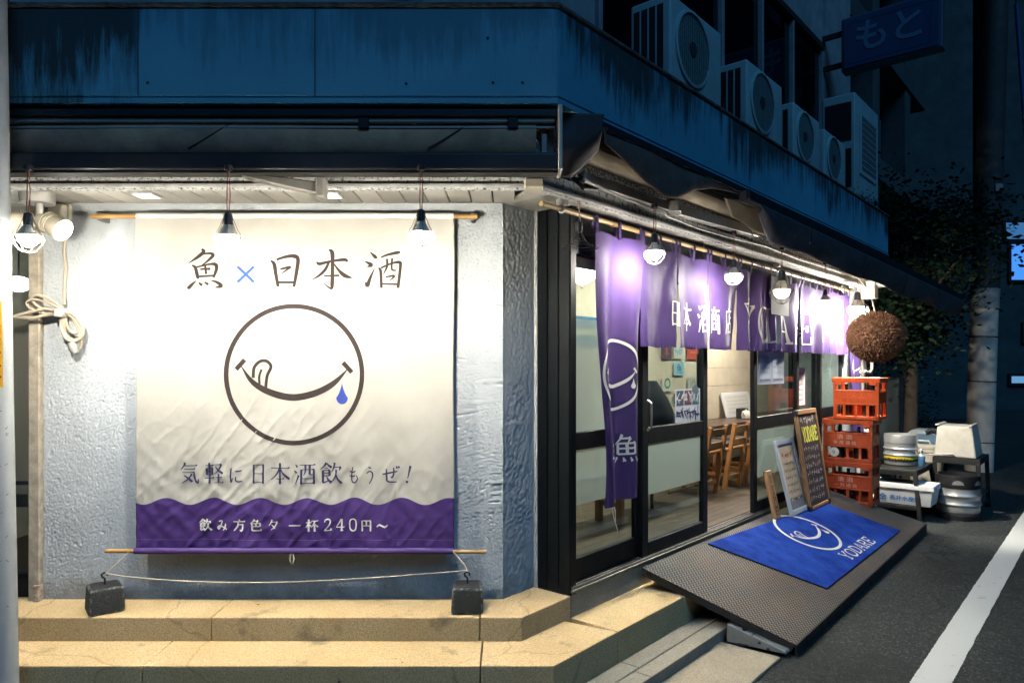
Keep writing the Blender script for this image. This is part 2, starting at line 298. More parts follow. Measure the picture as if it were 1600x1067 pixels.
# ------------------------------------------------------------------ mesh builder
ROOT = {}
class MB:
    def __init__(s, mp=W): s.v = []; s.f = []; s.mp = mp; s.uv = None
    def add(s, vs_, fs):
        o = len(s.v); s.v += [s.mp(p) for p in vs_]; s.f += [tuple(i + o for i in f) for f in fs]; return s
    def box(s, a, b):
        x0, y0, z0 = a; x1, y1, z1 = b
        return s.add([(x0,y0,z0),(x1,y0,z0),(x1,y1,z0),(x0,y1,z0),(x0,y0,z1),(x1,y0,z1),(x1,y1,z1),(x0,y1,z1)],
                     [(0,3,2,1),(4,5,6,7),(0,1,5,4),(1,2,6,5),(2,3,7,6),(3,0,4,7)])
    def hexa(s, bot, top):
        n = len(bot)
        return s.add(list(bot) + list(top), [tuple(range(n))[::-1], tuple(range(n, 2*n))] + [(i, (i+1) % n, n + (i+1) % n, n + i) for i in range(n)])
    def prism(s, poly, z0, z1): return s.hexa([(x, y, z0) for x, y in poly], [(x, y, z1) for x, y in poly])
    def bar(s, p, q, w, h=None, up=(0, 0, 1)):
        """square bar between two points"""
        h = h or w; p, q = Vector(p), Vector(q); d = (q - p).normalized(); u = Vector(up)
        if abs(d.dot(u)) > .98: u = Vector((1, 0, 0))
        a = d.cross(u).normalized() * (w/2); c = a.normalized().cross(d).normalized() * (h/2)
        return s.hexa([tuple(p + k) for k in (a + c, a - c, -a - c, -a + c)], [tuple(q + k) for k in (a + c, a - c, -a - c, -a + c)])
    def tube(s, pts, r, n=8, cap=True):
        pts = [Vector(p) for p in pts]; rs = r if isinstance(r, (list, tuple)) else [r] * len(pts)
        rings = []; ref = None
        for i, p in enumerate(pts):
            d = (pts[min(i+1, len(pts)-1)] - pts[max(i-1, 0)]).normalized()
            if ref is None: ref = Vector((0, 0, 1)) if abs(d.z) < .9 else Vector((1, 0, 0))
            a = d.cross(ref); a = a.normalized() if a.length > 1e-6 else Vector((1, 0, 0)); b = a.cross(d).normalized(); ref = b
            rings.append([tuple(p + (a*math.cos(2*math.pi*k/n) + b*math.sin(2*math.pi*k/n)) * rs[i]) for k in range(n)])
        vs_ = [q for rg in rings for q in rg]
        fs = [(i*n + k, i*n + (k+1) % n, (i+1)*n + (k+1) % n, (i+1)*n + k) for i in range(len(pts)-1) for k in range(n)]
        if cap: fs += [tuple(range(n))[::-1], tuple((len(pts)-1)*n + k for k in range(n))]
        return s.add(vs_, fs)
    def lathe(s, c, prof, n=24, axis='z'):
        cx, cy, cz = c; vs_ = []
        for r, h in prof:
            for k in range(n):
                a = 2*math.pi*k/n
                vs_.append((cx + r*math.cos(a), cy + r*math.sin(a), cz + h) if axis == 'z' else (cx + r*math.cos(a), cy + h, cz + r*math.sin(a)))
        fs = [(i*n + k, i*n + (k+1) % n, (i+1)*n + (k+1) % n, (i+1)*n + k) for i in range(len(prof)-1) for k in range(n)]
        fs += [tuple(range(n))[::-1], tuple((len(prof)-1)*n + k for k in range(n))]
        return s.add(vs_, fs)
    def grid(s, fn, nu, nv):
        vs_ = [fn(i/nu, j/nv) for j in range(nv+1) for i in range(nu+1)]
        return s.add(vs_, [(j*(nu+1)+i, j*(nu+1)+i+1, (j+1)*(nu+1)+i+1, (j+1)*(nu+1)+i) for j in range(nv) for i in range(nu)])
    def ring(s, c, r, t, n=32, m=6, axis='y'):
        pts = []
        for k in range(n + 1):
            a = 2*math.pi*k/n
            pts.append((c[0] + r*math.cos(a), c[1], c[2] + r*math.sin(a)) if axis == 'y' else (c[0] + r*math.cos(a), c[1] + r*math.sin(a), c[2]))
        return s.tube(pts, t, m, cap=False)
    def build(s, name, m, parent=None, loc=None, smooth=False, bevel=0., label=None, cat=None, group=None, kind=None, recalc=True, solid=0., seg=1, weld=False):
        base = Vector(ROOT[parent.name]) if parent is not None else Vector(loc if loc is not None else (0, 0, 0))
        me = bpy.data.meshes.new(name); me.from_pydata([tuple(Vector(p) - base) for p in s.v], [], s.f)
        if recalc or bevel or weld:
            bm = bmesh.new(); bm.from_mesh(me)
            if weld: bmesh.ops.remove_doubles(bm, verts=bm.verts, dist=1e-5)
            bmesh.ops.recalc_face_normals(bm, faces=bm.faces)
            if bevel:
                ed = [e for e in bm.edges if len(e.link_faces) == 2 and e.calc_face_angle(0) > .5]
                bmesh.ops.bevel(bm, geom=ed, offset=bevel, segments=seg, profile=.6, affect='EDGES', clamp_overlap=True)
            bm.to_mesh(me); bm.free()
        if smooth:
            me.polygons.foreach_set('use_smooth', [True] * len(me.polygons))
        me.materials.append(m)
        o = bpy.data.objects.new(name, me); col.objects.link(o)
        if smooth and smooth != 'all':
            try: me.set_sharp_from_angle(angle=R(42))
            except Exception: pass
        if solid:
            md = o.modifiers.new('thickness', 'SOLIDIFY'); md.thickness = solid; md.offset = 0
        if parent is not None: o.parent = parent
        else: o.location = base
        ROOT[o.name] = tuple(base)
        tag(o, label, cat, group, kind); return o
def tag(o, label=None, cat=None, group=None, kind=None):
    if label: o['label'] = label
    if cat: o['category'] = cat
    if group: o['group'] = group
    if kind: o['kind'] = kind
def thing(name, label, cat, loc, group=None):
    o = bpy.data.objects.new(name, None); col.objects.link(o); o.location = loc; o.empty_display_size = .1
    ROOT[o.name] = tuple(loc); tag(o, label, cat, group); return o

# ------------------------------------------------------------------ brush and book-type lettering from stroke skeletons (100 x 100 box, y down)
SK = {
'気':"28,0 20,16 4,34|24,15 88,15|22,31 78,31|12,47 74,47|~74,47 74,66 82,88 94,96 96,78|62,54 42,78 10,97|20,60 40,72 64,92",
'軽':"4,13 46,13|10,27 10,58|10,27 40,27|40,27 40,58|10,42 40,42|10,58 40,58|2,74 48,74|25,0 25,100|54,9 88,9|88,9 76,32 52,54|58,18 74,38 98,52|56,70 92,70|74,54 74,95|50,96 99,96",
'に':"~14,8 8,50 12,94 22,68|~42,27 66,27 90,22|~46,60 44,82 62,90 94,84",
'日':"14,4 14,100|14,4 86,4|86,4 86,100|14,49 86,49|14,93 86,93",
'本':"2,24 98,24|50,0 50,100|48,26 30,56 2,80|52,26 70,54 99,76|30,75 70,75",
'酒':"6,4 16,17|0,33 12,46|22,56 14,78 6,98|28,7 100,7|35,29 35,100|35,29 95,29|95,29 95,100|54,7 54,36 46,58|75,7 75,52|75,53 92,53|35,72 95,72|35,94 95,94",
'飲':"28,0 16,17 0,30|29,2 40,14 52,23|20,26 36,26|12,36 42,36|42,36 42,62|12,36 12,95|12,49 42,49|12,62 42,62|12,96 34,86|28,66 36,80 50,93|66,0 62,22 52,44|62,22 95,22|95,22 88,37|74,34 70,66 46,99|73,52 82,80 100,98",
'も':"~44,4 34,50 36,84 62,94 88,72 78,52|~16,28 44,34 70,28|~14,54 40,59 68,52",
'う':"~34,4 52,8 66,12|~14,40 48,28 80,38 76,68 44,99",
'ぜ':"~4,46 40,40 88,30|~66,10 66,44 58,64 50,60|~26,18 28,60 34,86 82,90|80,0 86,14|92,0 98,12",
'み':"~16,16 46,12 36,50 16,86 6,74 20,58 56,66 96,86|~82,36 78,66 60,98",
'方':"50,0 54,15|4,20 98,20|~42,22 38,58 6,98|40,46 82,46|~82,46 80,82 72,96 58,88",
'色':"38,0 26,18 4,36|30,14 66,14|66,14 54,32|18,34 84,34|84,34 84,60|18,60 84,60|50,34 50,60|18,34 18,94|18,95 92,95|92,95 95,80",
'々':"36,4 26,28 8,54|32,22 84,22|84,22 64,58 26,92|30,44 50,62 62,78",
'一':"2,50 98,50",
'杯':"2,26 44,26|24,0 24,100|23,30 14,48 2,68|26,38 42,56|46,12 99,12|74,14 62,44 44,66|73,36 73,100|76,38 99,62",
'円':"10,6 10,100|10,6 90,6|90,6 90,100|50,6 50,52|10,52 90,52",
'～':"~4,58 24,42 48,50 74,60 96,44",
'2':"~14,26 28,4 66,2 82,24 62,56 12,95|12,95 86,95|86,95 89,80", '4':"66,2 6,70|6,70 96,70|68,2 68,98|52,98 84,98",
'0':"~50,2 20,14 12,50 20,86 50,98 80,86 88,50 80,14 50,2",
'商':"50,0 50,13|6,14 94,14|32,18 38,30|66,18 60,30|12,32 12,100|12,32 88,32|88,32 88,100|40,34 38,46 24,56|58,34 60,50|60,50 74,50|32,62 32,86|32,62 68,62|68,62 68,86|32,84 68,84",
'店':"50,0 50,13|14,14 96,14|~18,14 16,60 2,99|54,22 54,58|54,38 88,38|34,60 34,98|34,60 82,60|82,60 82,98|34,92 82,92",
'魚':"36,0 26,18 6,34|30,14 64,14|64,14 54,30|18,32 18,70|18,32 82,32|82,32 82,70|50,32 50,70|18,50 82,50|18,70 82,70|14,80 4,99|36,82 40,97|60,82 66,97|82,80 97,99",
'羊':"30,2 38,17|70,2 62,17|12,22 88,22|18,42 82,42|4,64 96,64|50,22 50,100",
'よ':"~54,4 54,60 50,86 28,92 16,80 34,70 88,92|54,32 86,28", 'だ':"~8,28 34,28 60,22|~36,6 26,50 8,94|~52,46 70,42 88,46|~52,78 62,92 94,90|80,4 86,18|92,0 98,14",
'れ':"24,4 24,98|~6,32 32,26 24,44 4,76|~24,54 48,30 68,30 66,60 70,90 94,80",
'Y':"4,4 50,54|96,4 50,54|50,54 50,96|34,97 66,97|0,3 26,3|76,3 100,3", 'O':"~50,2 18,16 6,50 18,84 50,98 82,84 94,50 82,16 50,2",
'D':"20,2 20,98|4,3 40,3|4,97 40,97|~40,3 76,14 92,50 76,86 40,97", 'A':"50,2 12,96|50,2 88,96|26,64 74,64|2,97 26,97|74,97 100,97",
'R':"20,2 20,98|4,3 40,3|~40,3 76,8 76,44 40,52|20,52 44,52|46,52 86,96|6,97 36,97|78,97 98,97", 'E':"22,2 22,98|6,3 84,3|84,3 86,24|22,49 62,49|62,40 62,60|6,97 88,97|88,97 91,74",
}
def catmull(pts, n=8):
    out = []
    for i in range(len(pts)-1):
        p0, p1, p2, p3 = pts[max(i-1, 0)], pts[i], pts[i+1], pts[min(i+2, len(pts)-1)]
        for k in range(n):
            t = k/n
            out.append(tuple(.5*(2*p1[d] + (p2[d]-p0[d])*t + (2*p0[d]-5*p1[d]+4*p2[d]-p3[d])*t*t + (3*p1[d]-p0[d]-3*p2[d]+p3[d])*t**3) for d in range(len(p1))))
    out.append(tuple(pts[-1])); return out
def glyph(ch, wt=9., thin=.36):
    res = []
    for st in SK[ch].split('|'):
        cur = st[0] == '~'
        pts = [tuple(float(a) for a in p.split(',')) for p in st.lstrip('~').split(' ')]
        if len(pts) > 2: pts = catmull(pts, 6)
        dx, dy = pts[-1][0]-pts[0][0], pts[-1][1]-pts[0][1]; out = []
        n = len(pts); fall = (dx < -3 and dy > 5); drop = dx > 3 and dy > 5 and abs(dx) > .25*abs(dy)
        for i, p in enumerate(pts):
            q0, q1 = pts[max(i-1, 0)], pts[min(i+1, n-1)]; l = math.hypot(q1[0]-q0[0], q1[1]-q0[1]) or 1
            w = wt*(thin + (1-thin)*abs(q1[1]-q0[1])/l); t = i/(n-1)
            if fall and not cur: w = wt*(1-.72*t)
            elif drop and not cur: w = wt*(.35+.75*min(1, t*1.3))
            elif cur: w = wt*(.42 + .5*math.sin(math.pi*min(1, .12+.8*t)))
            out.append((p[0], p[1], w))
        if abs(dy) < .12*abs(dx) and dx > 24 and not cur:      # the small triangle closing a horizontal stroke
            x, y, w = out[-1]; out = out[:-1] + [(x-9, y, w), (x-1, y-wt*.22, wt*.8), (x+2, y, w*.6)]
        res.append(out)
    return res
def ribbon(mb, pts, place, off, step=.012, sc=1.):
    """variable-width stroke laid on a surface; place(u, v, off) -> point, pts in the surface's own units"""
    P = []
    for i in range(len(pts)-1):
        a, b = pts[i], pts[i+1]; n = max(1, int(math.hypot(b[0]-a[0], b[1]-a[1])*sc/step))
        for k in range(n): P.append(tuple(a[d] + (b[d]-a[d])*k/n for d in range(3)))
    P.append(pts[-1]); vs_ = []
    for i, p in enumerate(P):
        a, b = P[max(i-1, 0)], P[min(i+1, len(P)-1)]; dx, dy = b[0]-a[0], b[1]-a[1]; l = math.hypot(dx, dy) or 1
        nx, ny = -dy/l*p[2]/2, dx/l*p[2]/2
        vs_ += [place(p[0]+nx, p[1]+ny, off), place(p[0]-nx, p[1]-ny, off)]
    mb.add(vs_, [(2*i, 2*i+1, 2*i+3, 2*i+2) for i in range(len(P)-1)])
def write(mb, ch, place, x, y, w, h, wt=9., off=.0015, thin=.36):
    """glyph in a box whose top left corner is (x, y); y runs down on the surface"""
    for k, st in enumerate(glyph(ch, wt, thin)):
        pts = [(x + p[0]/100*w, y - p[1]/100*h, p[2]/100*(w+h)/2) for p in st]
        ribbon(mb, pts, place, off + k*.00012)
def text(mb, body, place, x, y, size, off=.002, sx=1., align='LEFT', bold=.0):
    cu = bpy.data.curves.new('lettering', 'FONT'); cu.body = body; cu.size = size; cu.align_x = align; cu.offset = bold; cu.resolution_u = 3
    o = bpy.data.objects.new('lettering', cu); col.objects.link(o); bpy.context.view_layer.update()
    me = bpy.data.meshes.new_from_object(o.evaluated_get(bpy.context.evaluated_depsgraph_get()))
    mb.add([place(x + v.co.x*sx, y + v.co.y, off) for v in me.vertices], [tuple(p.vertices) for p in me.polygons])
    bpy.data.objects.remove(o); bpy.data.curves.remove(cu); bpy.data.meshes.remove(me)
def scribble(mb, place, x, y, w, h, n, wd, off=.002):
    """handwriting too small to read: a row of short pen marks"""
    for i in range(n):
        cx = x + w*(i + .5)/n
        for j in range(random.randint(3, 4)):
            a = random.choice((0, 0, 1.57, 1.57, .9, -.8)); l = h*random.uniform(.35, .8)
            px, py = cx + random.uniform(-.25, .25)*w/n, y - h*random.uniform(.25, .75)
            ribbon(mb, [(px - math.cos(a)*l/2, py + math.sin(a)*l/2, wd), (px + math.cos(a)*l/2, py - math.sin(a)*l/2, wd*.7)], place, off + (i*4 + j)*.00003)
def smile(mb_line, mb_drop, place, cx, cy, r, wd, off=.0015):
    """round face licking its lips: ring, mouth with end bars, tongue, drop"""
    ringp = [(cx + r*math.cos(a), cy + r*math.sin(a), wd) for a in [2*math.pi*k/72 for k in range(73)]]
    ribbon(mb_line, ringp, place, off)
    def q(x, y, w): return (cx + x*r, cy + y*r, w*r)
    mouth = catmull([q(-.78, .12, .01), q(-.60, -.12, .075), q(-.32, -.27, .095), q(0, -.335, .098), (cx + .32*r, cy - .27*r, .095*r), q(.58, -.13, .08), q(.79, .08, .01)], 8)
    ribbon(mb_line, mouth, place, off + .0002)
    ribbon(mb_line, [q(-.855, .075, .065), q(-.73, .215, .065)], place, off + .0004)
    ribbon(mb_line, [q(.72, .175, .065), q(.85, .03, .065)], place, off + .0004)
    ribbon(mb_line, catmull([q(-.60, -.05, .046), q(-.585, .10, .046), q(-.50, .19, .046), q(-.40, .195, .046), q(-.335, .115, .046), q(-.39, -.02, .046), q(-.41, -.19, .046)], 7), place, off + .0006)
    ribbon(mb_line, catmull([q(-.505, -.14, .034), q(-.51, -.03, .034), q(-.475, .075, .03)], 6), place, off + .0008)
    d = []
    for k in range(24):
        a = 2*math.pi*k/24; y = -.34 + .095*math.sin(a) if math.sin(a) < .2 else -.34 + .095*math.sin(a) + (math.sin(a)-.2)**2*.20
        x = .705 + .085*math.cos(a)*(1 if math.sin(a) < 0 else (1-math.sin(a))**.75)
        d.append(place(cx + x*r, cy + y*r, off + .0004))
    mb_drop.add([place(cx + .705*r, cy - .34*r, off + .0004)] + d, [(0, 1+k, 1+(k+1) % 24) for k in range(24)])

# ================================================================== SETTING: ground, road, marking, slab
MB().add([(-60,-40,0),(90,-40,0),(90,120,0),(-60,120,0)], [(0,1,2,3)]).build('road', ASPHALT, kind='structure', recalc=False)
ln = MB(Sd); nl = 700; lv = []
for k in range(nl+1):
    s_ = -3 + 14*k/nl
    lv += [(s_, 1.50+.004*noise.noise(Vector((s_*6, 0, 0)))+.0035*noise.noise(Vector((s_*42, 3, 0))), .004), (s_, 1.67+.004*noise.noise(Vector((s_*6, 9, 0)))+.0035*noise.noise(Vector((s_*42, 7, 0))), .004)]
lv += [(60,1.50,.004),(60,1.67,.004)]
ln.add(lv, [(2*k, 2*k+1, 2*k+3, 2*k+2) for k in range(nl+1)]).build('road_marking', PAINT, kind='structure', recalc=False)
MB(Sd).prism([(-2.5,.30),(-2.5,.92),(.80,.88),(.78,.30)], -.05, .018).build('pavement_slab', SLAB, kind='structure', bevel=.004)

# ------------------------------------------------------------------ stone steps, block by block
steps = thing('entrance_steps', 'worn tan stone steps wrapping the corner of the shop', 'steps', (0, 3.5, 0))
def stone(poly, z0, z1, m=STONE, mp=W): return MB(mp).prism(poly, z0, z1).build('step_stone', m, steps, bevel=.006, seg=2)
g = .0025
def sw(s, w): p = Sd((s, w, 0)); return (p[0], p[1])
# upper tread
stone([(-2.9,3.627),(-1.55-g,3.627),(-1.55-g,4.05),(-2.9,4.05)], .12, .37)
stone([(-1.55+g,3.627),(-.165-g,3.627),(-.165-g,4.05),(-1.55+g,4.05)], .12, .37)
stone([(-.165+g,3.627),(.0494,3.627), sw(.0-g,0), sw(.0-g,-.33), (-.165+g,4.05)], .12, .37)
for a, b in ((0, 1.0), (1.0, 2.2), (2.2, 3.4), (3.4, 4.5), (4.5, 5.75)):
    stone([(a+g,-.3),(a+g,0),(b-g,0),(b-g,-.3)], .12, .385, STONE2, Sd)
# lower tread
c2 = (.197, 3.33)
stone([(-3.2,3.33),(-1.75-g,3.33),(-1.75-g,3.64),(-3.2,3.64)], .0, .248)
stone([(-1.75+g,3.33),(-.15-g,3.33),(-.15-g,3.64),(-1.75+g,3.64)], .0, .248)
stone([(-.15+g,3.33), c2, sw(.0-g,.31), sw(-.06,.0), (.0494,3.64), (-.15+g,3.64)], .0, .248)
for a, b in ((0, 1.1), (1.1, 2.3), (2.3, 3.5), (3.5, 4.6), (4.6, 5.75)):
    stone([(a+g,-.05),(a+g,.31),(b-g,.31),(b-g,-.05)], .0, .248, STONE, Sd)
# kerb tread at the side, two rows
for a, b in ((-2.2, -1.1), (-1.1, .02), (.02, 1.4)):
    stone([(a+g,.315),(a+g,.425),(b-g,.425),(b-g,.315)], .0, .083, STONE2, Sd)
    stone([(a+g-.05,.43),(a+g-.05,.53),(b-g-.05,.53),(b-g-.05,.43)], .0, .081, STONE2, Sd)

# ================================================================== THE SHOP BUILDING
shop = thing('shop_building', 'corner shop building with pale blue stucco wall and black glazed front', 'building', (-.05, 3.91, .37))
def fbm(x, y, z=0): return noise.fractal(Vector((x, y, z)), 1.0, 2.0, 4)
def stucco_h(x, z):
    wx = noise.noise(Vector((x*2.2, z*2.2, 3)))*1.3; a = wx*1.2
    u = x*math.cos(a) + z*math.sin(a); v = -x*math.sin(a) + z*math.cos(a)
    h = noise.noise(Vector((u*36, v*92, 0))); h2 = noise.noise(Vector((u*75, v*130, 7)))
    h3 = noise.noise(Vector((u*52, v*115, 11))); pk = .55+.9*max(0, noise.noise(Vector((x*1.7, z*1.7, 9)))+.35)
    return -.0080*pk*max(0, h-.20)*1.6 - .0075*pk*max(0, h3-.20)*1.8 - .0016*h2 + .003*noise.noise(Vector((x*5, z*5, 1)))
nu, nv = 500, 430
MB(Fr).grid(lambda u, v: (-2.602 + 2.552*u, stucco_h(-2.602 + 2.552*u, .36 + 2.21*v), .36 + 2.21*v), nu, nv).build('stucco_wall', STUCCO, shop, smooth='all')
MB(Sd).grid(lambda u, v: (-.288 + .298*u, -.257 + stucco_h(v*2.21 + 9, u*.3)*1.3, .36 + 2.21*v), 36, 240).build('stucco_wall', STUCCO, shop, smooth='all')
MB(Fr).box((-2.62,-.20,.36),(-.06,-.012,2.75)).build('wall_core', WALLIN2, shop)
MB(Sd).box((-.012,-.262,.37),(.012,-.236,2.566)).build('corner_bead', WHITE_TRIM, shop, bevel=.003)
# black reveal of the shopfront
MB(Sd).box((.0,-.24,.372),(.05,.0,2.566)).build('door_jamb', BLACK, shop)
for w0 in (-.235, -.155, -.075):
    MB(Sd).box((-.008, w0, .374), (.001, w0+.07, 2.56)).build('jamb_panel', BLACK, shop, bevel=.003)
# left: cream mullion, glass door, frosted film, rails
MB(Fr).box((-2.664,-.05,.355),(-2.604,.035,2.566)).build('mullion', mat('aged_cream', (.52,.46,.36), .6, var=.45, vscale=16, bmp=.3), shop, bevel=.004)
MB(Fr).box((-2.628,.01,.365),(-2.598,.05,.46)).build('rusty_bracket', mat('rust', (.22,.09,.03), .9, var=.8, vscale=40, vcol=(.5,.48,.42)), shop, bevel=.003)
ld = MB(Fr).box((-3.5,-.07,.372),(-2.664,-.03,.50)).build('door_rail', BLACK, shop, bevel=.003)
MB(Fr).box((-3.5,-.052,.50),(-2.664,-.048,2.56)).build('window_pane', GLASS, shop)
MB(Fr).add([(-3.5,-.045,1.02),(-2.664,-.045,1.02),(-2.664,-.045,1.95),(-3.5,-.045,1.95)], [(0,1,2,3)]).build('frosted_film', film('left_film', (.52,.50,.42), .08), shop, recalc=False)
MB(Fr).box((-3.5,-.07,1.0),(-2.664,-.03,1.02)).build('door_rail', DARKALU, shop)

# soffit boards, trims, fascias
sof = MB(Fr).box((-3.2,-.02,2.60),(.1,.36,2.61)).build('soffit_backing', BLACKM, shop)
x = -3.1
while x < -.02:
    sk = .0
    MB(Fr).add([(x,-.015,2.566),(x+.113,-.015,2.566),(x+.113+.0,.362,2.566),(x+.0,.362,2.566),(x,-.015,2.58),(x+.113,-.015,2.58),(x+.113,.362,2.58),(x,.362,2.58)],
               [(0,3,2,1),(4,5,6,7),(0,1,5,4),(1,2,6,5),(2,3,7,6),(3,0,4,7)]).build('soffit_board', SOFFIT, sof, bevel=.003)
    x += .12
sof2 = MB(Sd).box((-.45,-.30,2.61),(5.75,.10,2.62)).build('soffit_backing', BLACKM, shop)
s = -.26
while s < 5.65:
    MB(Sd).box((s,-.26,2.567),(s+.113,.105,2.581)).build('soffit_board', SOFFIT, sof2, bevel=.003); s += .12
MB(W).prism([(-.02,3.92), (.117,3.545), sw(-.27,.105), sw(-.27,-.26)], 2.5675, 2.58).build('soffit_board', SOFFIT, sof2)
def edge_pts(t):   # corner of an offset outline
    Y = 3.91 - t; w = t - .257; return (.6547*Y + (w - 2.341))/.7559, Y
def band(t0, t1, z0, z1, name, m, xl=-3.3, send=5.7, bev=.004):
    X1, Y1 = edge_pts(t1); X0, Y0 = edge_pts(t0); a = sw(send, t1-.257); b = sw(send, t0-.257)
    return MB(W).prism([(xl,Y1),(X1,Y1),a,b,(X0,Y0),(xl,Y0)], z0, z1).build(name, m, shop, bevel=bev)
band(.362, .40, 2.545, 2.64, 'fascia_board', FASCIA); band(.36, .415, 2.552, 2.572, 'trim_moulding', WHITE_TRIM)
band(.36, .392, 2.642, 2.91, 'fascia_board', FASCIA_TOP)
# slab, parapet with coping, roof ledge
band(.30, .585, 2.906, 2.93, 'slab_edge', PARAPET, bev=0)
band(.46, .586, 2.932, 3.355, 'parapet', PARAPET, send=5.67, bev=.008)
band(.455, .596, 3.356, 3.38, 'coping', mat('coping_dirty', (.12,.14,.14), .9, var=.7, vscale=20, bmp=.5), send=5.68, bev=.006)
for xx in (-1.765, -.93):
    MB(Fr).box((xx-.0025,.5863,2.935),(xx+.0025,.5872,3.35)).build('parapet_joint', mat('joint_grey',(.03,.05,.055),.9), shop)
for xx, zz in ((-1.72,3.0),(-.5,2.995),(-.09,3.0),(-.115,3.21),(.05,3.0)):
    MB(Fr).lathe((xx,.583,zz), [(.008,0),(.007,.005)], 10, 'y').build('tie_hole', BLACKM, shop)
# upper storey behind the parapet
MB(W).prism([(-3.3,3.42),(.16,3.42),sw(5.66,.22),sw(5.66,-.75),(-3.3,5.2)], 3.2, 3.30).build('roof_ledge', PARAPET, shop)
UP = mat('upper_wall', (.34,.39,.42), .85, var=.4, vscale=3, bmp=.2)
MB(Sd).box((-.55,-.75,3.3),(1.15,-.62,8.0)).build('upper_wall', UP, shop); MB(W).box((-3.3,4.62,3.3),(-.45,4.75,8.0)).build('upper_wall', UP, shop)
MB(Sd).box((6.45,-.75,2.9),(7.6,-.60,8.0)).build('upper_wall', UP, shop)
MB(Sd).box((1.15,-.75,5.86),(6.45,-.62,8.0)).build('upper_wall', UP, shop)
MB(Sd).box((-.5,-2.2,3.3),(7.6,-2.1,8)).build('upper_room', DARKHOLE, shop)
MB(Sd).box((1.15,-.70,5.78),(6.45,-.60,5.86)).build('window_head', BLACKM, shop, bevel=.004)
WF = mat('window_frame_upper', (.30,.36,.40), .5, var=.3)
for i, sm in enumerate((1.2, 2.25, 3.35, 4.36, 5.31, 6.40)):
    MB(Sd).box((sm,-.69,3.3),(sm+.045,-.61,5.78)).build('window_mullion', WF, shop, bevel=.003)
    if i < 5:
        nx = (2.25, 3.35, 4.36, 5.31, 6.40)[i]
        win = MB(Sd).box((sm+.045,-.665,3.34),(nx,-.66,5.78)).build('window_pane', DGLASS, shop)
        MB(Sd).grid(lambda u, v: (sm+.05+(nx-sm-.06)*u, -.80+.03*math.sin(u*40), 3.35+2.4*v), 40, 1).build('curtain', mat('dark_curtain', (.05,.075,.10), .9), win, smooth='all')
# wall end with rough stucco, return wall
MB(Sd).grid(lambda u, v: (5.12+.58*u, .0+stucco_h(5.12+.58*u, .3+2.3*v), .25+2.32*v), 40, 120).build('end_wall', STUCCO, shop, smooth='all')
MB(Sd).box((5.13,-.25,.1),(5.70,-.01,2.56)).build('end_wall_core', STUCCO, shop); MB(Sd).box((5.70,-.40,0),(7.5,-.28,2.93)).build('rear_wall', UP, shop); MB(Sd).box((7.4,-1.75,0),(7.5,-.40,2.93)).build('rear_wall', UP, shop); MB(Sd).box((5.2,-1.75,2.79),(7.5,-.28,2.93)).build('rear_roof', UP, shop)
MB(Sd).box((5.60,-.30,2.56),(5.70,.30,2.93)).build('end_wall_core', UP, shop)

# ------------------------------------------------------------------ interior of the shop
fl = MB(Sd).box((-.0,-1.62,.30),(7.4,-.045,.412)).build('interior_floor', BLACKM, shop)
MB(W).prism([(-3.6,4.12),(-.1,4.12),sw(-.01,-.35),sw(-.01,-1.6),(-.3,5.8),(-3.6,5.8)], .30, .410).build('interior_floor', WOODF, shop)
for k in range(22):
    w1 = -.07 - k*.075
    for a, b in (((.0, 1.3), (1.3, 3.1), (3.1, 5.1), (5.1, 7.3)) if k % 2 else ((.0, 2.1), (2.1, 4.0), (4.0, 6.1), (6.1, 7.3))):
        MB(Sd).box((a+.05+.001, w1-.073, .412), (b+.049, w1, .42)).build('floor_board', WOODF, fl, bevel=.001)
MB(Sd).box((1.0,-1.72,.41),(7.4,-1.62,2.75)).build('interior_wall', WALLIN, shop)
for k in range(9):
    z = .46 + k*.235
    MB(Sd).box((4.95,-1.618,z),(7.38,-1.606,z+.231)).build('wall_panel', WALLIN, shop, bevel=.0015)
MB(W).box((-3.7,5.80,.41),(-.23,5.9,2.75)).build('interior_wall', WALLIN2, shop)
MB(W).prism([(-3.6,4.0),(-.1,4.0), sw(.06,-.14), sw(7.4,-.30), sw(7.4,-1.7), sw(1.0,-1.7), (-.23,5.9), (-3.6,5.9)], 2.72, 2.78).build('interior_ceiling', WALLIN2, shop)
MB(W).box((-3.7,4.0,.41),(-3.6,5.9,2.75)).build('interior_wall', WALLIN2, shop)
MB(Sd).box((4.86,-1.62,.42),(4.94,-1.55,2.72)).build('wall_post', mat('post_wood',(.30,.20,.11),.6,var=.3), shop, bevel=.003)
def ceil_lamp(s_, w_, lab):
    t = thing('ceiling_lamp', lab, 'lamp', Sd((s_, w_, 2.72)), 'lamps on the shop ceiling')
    MB(Sd).box((s_-.32,w_-.05,2.69),(s_+.32,w_+.05,2.719)).build('housing', WHITE_TRIM, t, bevel=.004)
    MB(Sd).box((s_-.30,w_-.04,2.675),(s_+.30,w_+.04,2.69)).build('diffuser', CEIL, t, bevel=.003)
ceil_lamp(1.0,-.85,'lit ceiling lamp inside the shop nearest the black column')
ceil_lamp(2.9,-.85,'lit ceiling lamp inside the shop above the open doorway')
ceil_lamp(5.2,-.95,'lit ceiling lamp inside the shop nearest the orange crates')

